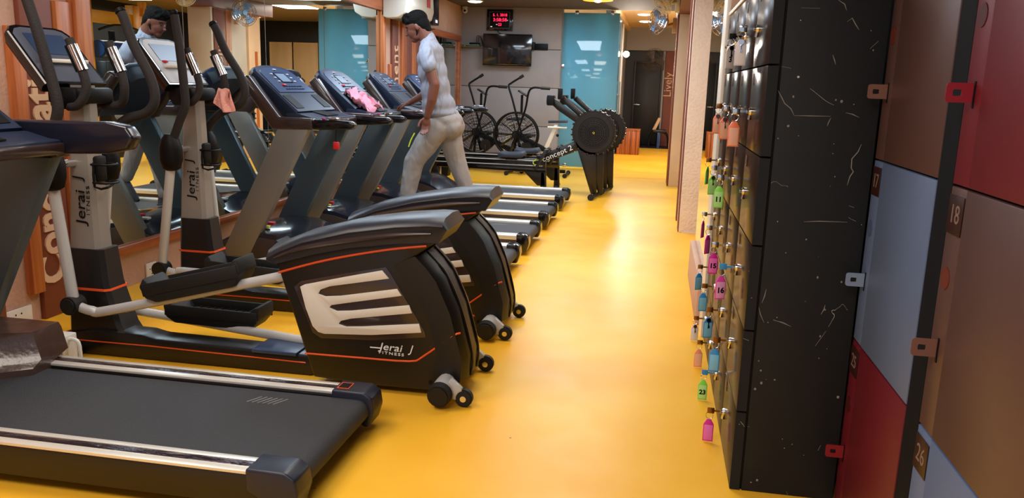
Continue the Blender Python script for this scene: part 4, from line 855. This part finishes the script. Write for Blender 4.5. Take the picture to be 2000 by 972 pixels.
# ================================================================== AIR BIKES
def air_bike(label, loc):
    t = thing('air_bike', label, 'exercise bike', loc, 'air bikes by the grey wall'); hz = .62
    cg = B().ring((0, -.07, hz), (0, 1, 0), .345, .016, 48, 8).ring((0, .07, hz), (0, 1, 0), .345, .012, 48, 8)
    for s in (-.075, .075):
        for R_ in (.06, .12, .17, .22, .27, .31): cg.ring((0, s, hz), (0, 1, 0), R_, .0032, 40, 5)
        for k in range(28): a = 2 * PI * k / 28; cg.tube([(.05 * math.cos(a), s, hz + .05 * math.sin(a)), (.34 * math.cos(a + .15), s, hz + .34 * math.sin(a + .15))], .0025, 5)
    cgo = cg.build('wheel_cage', 'black', t)
    bl = B()
    for k in range(10):
        a = 2 * PI * k / 10; bl.box(.06, .31, -.05, .05, -.0015, .0015, mtx=Matrix.Translation((0, 0, hz)) @ Matrix.Rotation(a, 4, 'Y') @ Matrix.Rotation(.3, 4, 'X'))
    bl.cyl((0, -.06, hz), (0, .06, hz), .06, None, 20); bl.build('fan_wheel', 'black_satin', cgo)
    B().tube([(-.02, -.12, hz - .12), (.03, -.14, hz + .02), (.16, -.20, hz + .40), (.21, -.24, hz + .66), (.28, -.25, hz + .735), (.40, -.25, hz + .735)], .016, 10, smooth=4).build('swing_arm', 'black', t)
    B().tube([(.10, .12, hz - .10), (.02, .14, hz + .12), (-.12, .20, hz + .55), (-.19, .24, hz + .74), (-.16, .25, hz + .79), (-.02, .25, hz + .88)], .016, 10, smooth=4).build('swing_arm', 'black', t)
    B().cyl((.40, -.25, hz + .735), (.54, -.25, hz + .73), .023, None, 12).build('grip', 'rubber', t); B().cyl((-.02, .25, hz + .88), (.04, .25, hz + .92), .024, None, 12).build('grip', 'rubber', t)
    B().cyl((.07, 0, hz + .34), (.07, 0, hz + .62), .02, None, 12).build('display_post', 'black', t)
    B().box(-.09, .09, -.07, .07, -.012, .012, .006, mtx=Matrix.Translation((.09, 0, hz + .64)) @ Matrix.Rotation(.52, 4, 'Y')).build('display', 'black_gloss', t)
    B().prism([(.0, hz - .05), (.04, hz + .02), (.70, hz - .28), (.68, hz - .36)], 'xz', -.03, .03, .008).build('main_frame', 'black', t)
    B().prism([(.36, hz - .40), (.44, hz - .40), (.66, hz + .18), (.60, hz + .18)], 'xz', -.028, .028, .006).build('seat_tube', 'silver', t)
    sd = B().loft([[(.50 + .30 * u, wy * math.cos(a), hz + .22 + .02 * math.sin(a) + .015 * u) for a in [2 * PI * k / 14 for k in range(14)]] for u, wy in [(0, .02), (.2, .03), (.5, .05), (.75, .11), (.95, .11), (1.0, .06)]]).build('saddle', 'machine_seat', t, (0, 0, 0), 50)
    B().cyl((.50, -.05, hz + .14), (.80, -.05, hz + .14), .016, None, 10).build('seat_slide', 'alu', t)
    B().sph((.66, -.06, hz + .02), .024).build('seat_knob', 'black', t)
    cr = B().cyl((.18, -.10, hz - .20), (.18, .10, hz - .20), .09, None, 24).box(.17, .19, -.12, -.10, hz - .36, hz - .20, .003).box(.17, .19, .10, .12, hz - .20, hz - .04, .003).build('crank', 'black_satin', t)
    B().box(.14, .22, -.20, -.12, hz - .38, hz - .35, .005).box(.14, .22, .12, .20, hz - .05, hz - .02, .005).build('pedal', 'rubber', cr)
    B().prism([(-.05, .07), (.0, .10), (.80, .10), (.80, .05), (0, .04)], 'xz', -.03, .03, .006).tube([(0, 0, .08), (-.03, 0, .3), (0, 0, hz)], .02, 10).build('base_beam', 'black', t)
    for x in (-.10, .82):
        f = B().cyl((x, -.26, .035), (x, .26, .035), .022, None, 12).build('foot_bar', 'black', t)
        for s in (-1, 1): B().cyl((x, s * .26 - .02, .035), (x, s * .26 + .02, .035), .034, None, 16, bev=.004).build('foot_cap', 'rubber', f)
    return t
b1 = air_bike('air bike with its round fan cage right below the television', (-2.19, 12.6, 0))
b2 = copy_tree(b1); b2.location = (-2.92, 12.95, 0); b2['label'] = 'air bike partly hidden behind the walking man'
# slatted bench base seen between the man's legs
t = thing('slatted_stand', 'low black and white striped slatted stand seen between the walking man\'s legs', 'stand', (-3.1, 11.9, 0))
for i in range(9):
    w_ = .10 + i * .012; z = .44 - i * .024
    B().box(-3.22 - w_ * .5, -3.22 + w_ * .9, 11.75, 12.05, z - .006, z + .006, .002).build('slat', 'alu' if i % 2 else 'black', t, (-3.1, 11.9, 0))
B().prism([(-3.33, .22), (-3.24, .22), (-3.27, 0), (-3.36, 0)], 'xz', 11.8, 12.0, .004).prism([(-3.20, .22), (-3.07, .22), (-3.10, 0), (-3.19, 0)], 'xz', 11.8, 12.0, .004).prism([(-3.25, .2), (-3.12, .2), (-3.12, .46), (-3.2, .46)], 'xz', 11.86, 11.94).build('legs', 'black', t, (-3.1, 11.9, 0))
# ================================================================== WALL THINGS
def at(n_, lab, cat, O): return thing(n_, lab, cat, O)
O = (-2.575, 13.7, 1.96); t = at('television', 'flat black television on an arm on the grey end wall', 'television', O)
B().box(-2.995, -2.158, 13.64, 13.70, 1.695, 2.220, .012).build('bezel', 'tv_black', t, O)
B().box(-2.965, -2.188, 13.636, 13.641, 1.745, 2.195, .001).build('screen', 'tv_screen', t, O)
B().tube([(-2.90, 13.637, 1.728), (-2.7, 13.634, 1.722), (-2.45, 13.634, 1.722), (-2.25, 13.637, 1.728)], .003, 6).build('logo_bar', 'chrome', t, O)
B().box(-2.25, -2.12, 13.70, 13.80, 1.98, 2.10, .006).box(-2.7, -2.4, 13.70, 13.79, 1.85, 2.1, .01).build('wall_arm', 'black', t, O)
o = B().box(-2.15, -1.905, 13.77, 13.80, 1.975, 2.08, .006).build('bracket_plate', 'black'); tag(o, 'dark wall bracket plate sticking out right of the television', 'bracket')
O = (-2.74, 13.78, 2.45); t = at('led_clock', 'black framed red digital wall clock above the television', 'clock', O)
B().box(-2.965, -2.515, 13.765, 13.80, 2.275, 2.625, .010).build('frame', 'tv_black', t, O)
B().box(-2.915, -2.565, 13.760, 13.766, 2.315, 2.585, .002).build('inner_border', 'mark_grey', t, O)
B().box(-2.908, -2.572, 13.757, 13.761, 2.322, 2.578, .001).build('face', 'black', t, O)
q = B(); q.text('5. 1. 2018', .062, (-2.735, 13.755, 2.530), (1, 0, 0), (0, 0, 1), .001).text('3:58:58', .074, (-2.735, 13.755, 2.452), (1, 0, 0), (0, 0, 1), .001, xs=1.1).text('23', .062, (-2.735, 13.755, 2.375), (1, 0, 0), (0, 0, 1), .001); q.build('digits', 'led_red', t, O)
q = B(); q.box(-2.895, -2.865, 13.756, 13.7575, 2.335, 2.348).box(-2.80, -2.775, 13.756, 13.7575, 2.372, 2.382).box(-2.61, -2.598, 13.756, 13.7575, 2.44, 2.452).build('small_marks', 'led_white', t, O)
o = B().tube([(-2.78, 13.79, 2.275), (-2.74, 13.785, 2.24), (-2.68, 13.79, 2.215)], .006, 6, smooth=3).build('cable', 'black'); tag(o, 'short black cable between the wall clock and the television', 'cable')
# glass shelf with set-top box and cables
O = (-3.18, 13.7, 2.03); t = at('glass_shelf', 'small green edged glass shelf left of the television', 'shelf', O)
mk('clear_teal', (120, 210, 190), .05, trans=.6)
B().box(-3.38, -3.045, 13.55, 13.80, 2.022, 2.032, .002).build('glass_board', 'clear_teal', t, O)
for x in (-3.30, -3.07): B().box(x - .01, x + .01, 13.60, 13.80, 2.008, 2.021, .003).build('bracket', 'chrome', t, O)
o = B().box(-3.22, -3.06, 13.60, 13.74, 2.033, 2.066, .006).cyl((-3.1, 13.6, 2.05), (-3.1, 13.597, 2.05), .008).build('set_top_box', 'black'); tag(o, 'small black set-top box lying on the glass shelf', 'set-top box')
o = B().tube([(-3.09, 13.70, 2.070), (-3.08, 13.70, 2.16), (-3.04, 13.69, 2.15), (-3.02, 13.72, 2.08), (-3.01, 13.76, 1.96), (-3.02, 13.78, 1.86)], .006, 6, smooth=4).tube([(-3.12, 13.70, 2.067), (-3.11, 13.70, 2.18), (-3.05, 13.69, 2.16), (-3.02, 13.76, 2.02), (-3.01, 13.785, 1.9)], .005, 6, smooth=4).build('cable_loops', 'black'); tag(o, 'loops of black cable rising from the set-top box to the television', 'cable')
O = (-3.33, 13.72, 2.60); t = at('security_camera', 'small white round security camera in the ceiling corner', 'camera', O)
B().cyl((-3.33, 13.72, 2.655), (-3.33, 13.72, 2.63), .05, None, 24, bev=.005).build('mount', 'plastic_white', t, O)
B().sph((-3.33, 13.71, 2.595), .048).build('ball', 'plastic_white', t, O); B().cyl((-3.325, 13.675, 2.588), (-3.323, 13.658, 2.584), .02, None, 16).build('lens', 'black', t, O)
# air conditioner on the left wall
O = (XW, 10.2, 2.3); t = at('air_conditioner', 'cream wall air conditioner with a red sticker above the far treadmill', 'air conditioner', O)
pr = [(XW + .03, 2.16), (XW + .03, 2.56), (XW + .30, 2.56), (XW + .345, 2.50), (XW + .355, 2.30), (XW + .33, 2.20), (XW + .24, 2.145), (XW + .10, 2.135)]
B().prism([(x, z) for x, z in pr], 'xz', 9.60, 10.78, .012, seg=3).build('casing', 'ac', t, O)
B().box(XW + .10, XW + .30, 9.75, 10.63, 2.135, 2.150, .004).build('louvre', 'mark_grey', t, O)
B().box(XW + .356, XW + .359, 10.45, 10.60, 2.34, 2.46).build('sticker', 'red', t, O)
o = B().box(XW + .003, XW + .028, 9.9, 10.6, 2.2, 2.5).build('wall_plate', 'mark_grey', t, O)
O = (XW, 11.6, 2.4); t = at('wall_speaker', 'black wall box mounted beside the air conditioner', 'speaker', O)
B().box(XW + .003, XW + .16, 11.45, 11.75, 2.20, 2.60, .01).build('cabinet', 'black_satin', t, O); B().box(XW + .161, XW + .165, 11.48, 11.72, 2.30, 2.57, .002).build('grille', 'black', t, O); B().box(XW + .161, XW + .165, 11.55, 11.65, 2.23, 2.27).build('badge', 'led_white', t, O)
# sockets
def socket(lab, y0, y1, z0, z1, x=XW):
    O = (x, (y0 + y1) / 2, z0); t = thing('wall_socket', lab, 'socket', O, 'white wall sockets low on the left wall')
    B().box(x + .002, x + .016, y0, y1, z0, z1, .004).build('plate', 'plastic_white', t, O)
    h = B(); ym = (y0 + y1) / 2; zm = (z0 + z1) / 2
    for dy, dz in ((-.02, .015), (.02, .015), (0, -.02)): h.cyl((x + .0155, ym + dy, zm + dz), (x + .0170, ym + dy, zm + dz), .005, None, 10)
    h.build('pin_holes', 'black', t, O)
socket('white wall socket behind the second elliptical under the mirror', 4.84, 4.95, .0, .115)
socket('white wall socket behind the film-wrapped treadmill hood', 3.60, 3.80, .02, .11)
O = (-2.72, 3.17, 0); t = at('power_box', 'white power box with a white cable between treadmill hood and elliptical', 'power box', O)
B().box(-2.80, -2.64, 3.12, 3.22, .0, .19, .006).build('case', 'plastic_white', t, O); B().box(-2.78, -2.66, 3.117, 3.121, .03, .17, .001).build('panel', 'offwhite', t, O)
B().tube([(-2.645, 3.17, .17), (-2.61, 3.17, .17), (-2.59, 3.17, .14), (-2.59, 3.17, .02)], .009, 8, smooth=3).build('cable', 'white', t, O)
# ================================================================== CEILING FIXTURES
def panel_lamp(x, y, z, r, lab, g='round ceiling lamps'):
    t = thing('ceiling_lamp', lab, 'ceiling lamp', (x, y, z), g)
    B().cyl((0, 0, -.012), (0, 0, .0), r, None, 28).build('trim_ring', 'plastic_white', t); B().sph((0, 0, -.012), (r * .86, r * .86, .022)).build('diffuser', 'lamp_white', t); return t
panel_lamp(-2.94, 12.75, CH, .13, 'round ceiling lamp above the television end of the hall')
for i, (x, y) in enumerate([(-.40, 14.9), (-.41, 16.7), (-.42, 18.4)]): panel_lamp(x, y, 2.84, .15, ['nearest round lamp in the cream corridor ceiling', 'middle round lamp in the cream corridor ceiling', 'farthest round lamp in the cream corridor ceiling'][i], 'round lamps in the corridor ceiling')
for (x, y, z, lab) in [(-2.0, 9.4, CH, 'round hall ceiling lamp seen only as a reflection in the far mirror'), (2.0, 13.1, 2.80, 'round side room ceiling lamp seen in the mirror behind the man')]: panel_lamp(x, y, z, .14, lab)
for i, (x, y) in enumerate([(1.2, 12.0), (1.2, 14.6), (2.2, 14.6)]):
    z = 2.795 if y < 14 else 2.835
    t = thing('tube_light', ['long tube light in the side room seen in the mirror', 'tube light beyond it, nearer the corridor', 'tube light over the beige doors seen in the mirror'][i], 'tube light', (x, y, z), 'tube lights of the side room')
    B().box(-.03, .03, -.6, .6, -.03, 0, .004).build('batten', 'plastic_white', t); B().cyl((0, -.58, -.05), (0, .58, -.05), .02, None, 12).build('tube', 'lamp_white', t)
# amber pendant lamp
t = thing('pendant_lamp', 'wide amber pendant lamp hanging before the glass screen', 'pendant lamp', (-.89, 11.1, CH))
B().cyl((0, 0, -.08), (0, 0, 0), .012).build('cord', 'black', t)
B().loft([[(r_ * math.cos(a), r_ * math.sin(a), z) for a in [2 * PI * k / 32 for k in range(32)]] for r_, z in [(.03, -.07), (.10, -.085), (.18, -.115), (.20, -.14), (.195, -.142)]], cap=True).build('shade', 'lamp_amber', t)
mk('lamp_soft', (255, 240, 220), .5, emit=(255, 240, 220), es=8); B().sph((0, 0, -.148), (.05, .05, .02)).build('bulb', 'lamp_soft', t)
# bright wall lamp beside the glass
t = thing('wall_lamp', 'glaring bare wall lamp at the edge of the glass screen', 'wall lamp', (-.72, 15.0, 1.99))
B().box(-.018, .0, -.04, .04, -.05, .05, .006).cyl((0, 0, 0), (.04, 0, .0), .02).build('holder', 'plastic_white', t); B().sph((.075, 0, 0), .055).build('bulb', 'lamp_warm', t)
o = bpy.data.lights.new('wall_lamp_light', 'POINT'); o.energy = 60; o.color = WARM; o.shadow_soft_size = .08; q = bpy.data.objects.new('wall_lamp_light', o); C.objects.link(q); q.location = (-.52, 14.98, 1.99)
# ================================================================== FANS
def wall_fan(lab, loc, axis, R_, mount, cage='chrome', blade='fan_blue', bodym='fan_beige'):
    t = thing('wall_fan', lab, 'fan', loc, 'wall fans'); ax = Vector(axis).normalized(); Mx = ax.to_track_quat('Z', 'X').to_matrix().to_4x4()
    c = B()
    for zz, rr in ((.05, .55), (.035, .85), (0, 1.0), (-.035, .85), (-.05, .5)): c.ring((0, 0, zz), (0, 0, 1), R_ * rr, .004, 36, 5)
    for k in range(28):
        a = 2 * PI * k / 28; ca, sa = math.cos(a), math.sin(a)
        c.tube([(R_ * .25 * ca, R_ * .25 * sa, .055), (R_ * .85 * ca, R_ * .85 * sa, .035), (R_ * ca, R_ * sa, 0), (R_ * .85 * ca, R_ * .85 * sa, -.035), (R_ * .3 * ca, R_ * .3 * sa, -.055)], .0022, 4)
    c.bm.transform(Mx); c.build('cage', cage, t)
    b_ = B()
    for k in range(3):
        a0 = 2 * PI * k / 3; P = []
        b_.loft([[(r_ * math.cos(a0 + da), r_ * math.sin(a0 + da), -.012 + .03 * (da / .9) + dz) for da in (0, .3, .6, .9)] for r_, dz in ((R_ * .16, 0), (R_ * .5, 0), (R_ * .86, 0))], cap=False, closed=False)
    bm_ = b_.bm; bmesh.ops.solidify(bm_, geom=bm_.faces[:], thickness=.004)
    b_.cyl((0, 0, -.02), (0, 0, .03), R_ * .18, None, 20); b_.bm.transform(Mx); b_.build('blades', blade, t)
    m_ = B().cyl((0, 0, -.17), (0, 0, -.05), .055, .075, 24, bev=.01); m_.bm.transform(Mx); m_.build('motor', bodym, t)
    mv = Vector(mount) - Vector(loc); back = Mx @ Vector((0, 0, -.12))
    B().tube([back, back + Vector((0, 0, -.06)), mv + Vector((0, 0, .0))], [.02, .022, .025], 10, smooth=3).build('arm', bodym, t)
    B().box(mv.x - .03, mv.x + .03, mv.y - .05, mv.y + .05, mv.z - .14, mv.z + .08, .012).build('wall_mount', bodym, t)
    return t
wall_fan('blue bladed wall fan mounted on the tan pillar under the ceiling', (-.10, 12.45, 2.39), (-.75, -.62, .15), .21, (.148, 12.65, 2.36))
wall_fan('beige caged fan at the very top beside the pillar fan', (-.045, 10.9, 2.47), (-.6, -.35, -.55), .15, (.15, 11.1, 2.52), 'ac', 'fan_beige', 'ac')
wall_fan('large dark fan on the far corridor wall', (-.19, 18.9, 2.02), (-.35, -.9, .1), .27, (.02, 19.2, 1.95), 'fan_dark', 'fan_dark', 'fan_dark')
# ================================================================== FAR CORRIDOR THINGS
O = (-.60, 17.5, 0); t = at('wooden_box', 'striped wooden plyometric box in the corridor right of the glass', 'box', O)
B().box(-.84, -.37, 17.4, 17.95, 0, .50, .004).build('box_body', 'wood_stripe', t, O); B().box(-.845, -.365, 17.395, 17.955, .501, .53, .004).build('lid', 'wood_stripe', t, O)
O = (.05, 19.7, 0); t = at('gym_bench', 'small black gym bench with a tan back pad before the dark door', 'bench', O)
B().tube([(-.20, 19.6, .02), (-.17, 19.6, .28), (-.08, 19.6, .38), (.15, 19.6, .38), (.24, 19.6, .28), (.27, 19.6, .02)], .025, 10, smooth=3).tube([(-.20, 20.0, .02), (-.17, 20.0, .28), (-.08, 20.0, .38), (.15, 20.0, .38), (.24, 20.0, .28), (.27, 20.0, .02)], .025, 10, smooth=3).build('frame', 'black', t, O)
B().box(-.12, .20, 19.55, 20.05, .37, .44, .02).build('seat', 'black_satin', t, O); B().prism([(-.13, .44), (-.05, .42), (.06, .70), (-.0, .73)], 'xz', 19.6, 19.75, .015).build('back_pad', 'fan_beige', t, O)
B().box(.0, .06, 19.5, 19.56, 0, .38, .004).build('post', 'machine_blue', t, O)
# side room machine seen in the mirror
O = (1.5, 11.4, 0); t = at('cable_machine', 'yellow and blue weight machine seen in the mirror above the near console', 'weight machine', O)
B().box(1.40, 1.50, 10.70, 10.80, 0, 2.5, .008).box(1.40, 1.50, 12.00, 12.10, 0, 2.5, .008).build('upright', 'machine_yellow', t, O)
B().box(1.41, 1.49, 10.80, 12.00, 2.10, 2.28, .008).box(1.38, 1.52, 11.72, 11.88, 2.05, 2.42, .008).build('cross_beam', 'machine_yellow', t, O)
B().tube([(1.38, 10.9, 2.0), (1.36, 11.2, 2.08), (1.36, 11.6, 2.08), (1.38, 12.2, 1.96)], .018, 10, smooth=4).build('pull_bar', 'black', t, O)
B().cyl((1.35, 10.80, 1.72), (1.35, 11.5, 1.72), .13, None, 24, bev=.02).build('roller_pad', 'machine_blue', t, O)
B().box(1.36, 1.54, 11.0, 11.4, .1, 1.55, .01).build('weight_stack', 'black_satin', t, O); B().cyl((1.45, 11.3, 1.55), (1.40, 11.2, 2.0), .06, .045, 16).build('shroud_tube', 'black', t, O)
for i, (y, z) in enumerate([(15.62, 1.15), (15.62, .55)]):
    t = thing('weight_plate', ['yellow weight plate on the side room rack, upper one', 'yellow weight plate on the side room rack, lower one'][i], 'weight plate', (1.9, y, z), 'yellow plates in the side room')
    B().cyl((-.03, 0, 0), (.03, 0, 0), .22, None, 32, bev=.01).ring((-.03, 0, 0), (1, 0, 0), .15, .008).build('disc', 'machine_yellow', t); B().cyl((-.05, 0, 0), (.05, 0, 0), .03).build('hub', 'black', t)
# towels
def towel(lab, loc, mt, kind):
    t_ = bmesh.new(); N = 22; bmesh.ops.create_grid(t_, x_segments=N, y_segments=N, size=.5)
    rd = random.Random(11 if kind else 5)
    for v in t_.verts:
        u, w_ = v.co.x, v.co.y
        if kind == 0:   # hanging over a bar end
            x = .075 * u * 2 * (.6 + .5 * abs(w_)); sgn = 1 if w_ > 0 else -1
            z = -.26 * abs(w_) * (1.0 + .35 * math.sin(3 * u + 1)) + .004 * math.sin(9 * u); y = .028 * math.tanh(w_ * 8) + .022 * math.sin(9 * u + 6 * w_) * min(1, abs(w_) * 4)
            v.co = Vector((x, y, z))
        else:
            r_ = math.hypot(u, w_); v.co = Vector((.22 * u + .03 * math.sin(12 * w_ + 2), .34 * w_ + .03 * math.sin(11 * u), .04 + .020 * math.sin(11 * u + 7 * w_) + .022 * math.sin(19 * w_ - 9 * u) + .012 * math.sin(31 * u) - .15 * u))
    bmesh.ops.solidify(t_, geom=t_.faces[:], thickness=.006)
    b_ = B(); b_._add(t_); o = b_.build('towel', mt, None, (0, 0, 0), 80); o.location = loc; o.scale = (.8, .8, .8) if not kind else (1, 1, 1); return tag(o, lab, 'towel')
o = towel('small pink-orange towel hanging off the far elliptical console', (-2.62, 4.60, 1.32), 'towel', 0)
o = towel('crumpled pink towel lying on the console of the walking man\'s treadmill', (-2.53, 6.72, 1.19), 'towel_pink', 1)
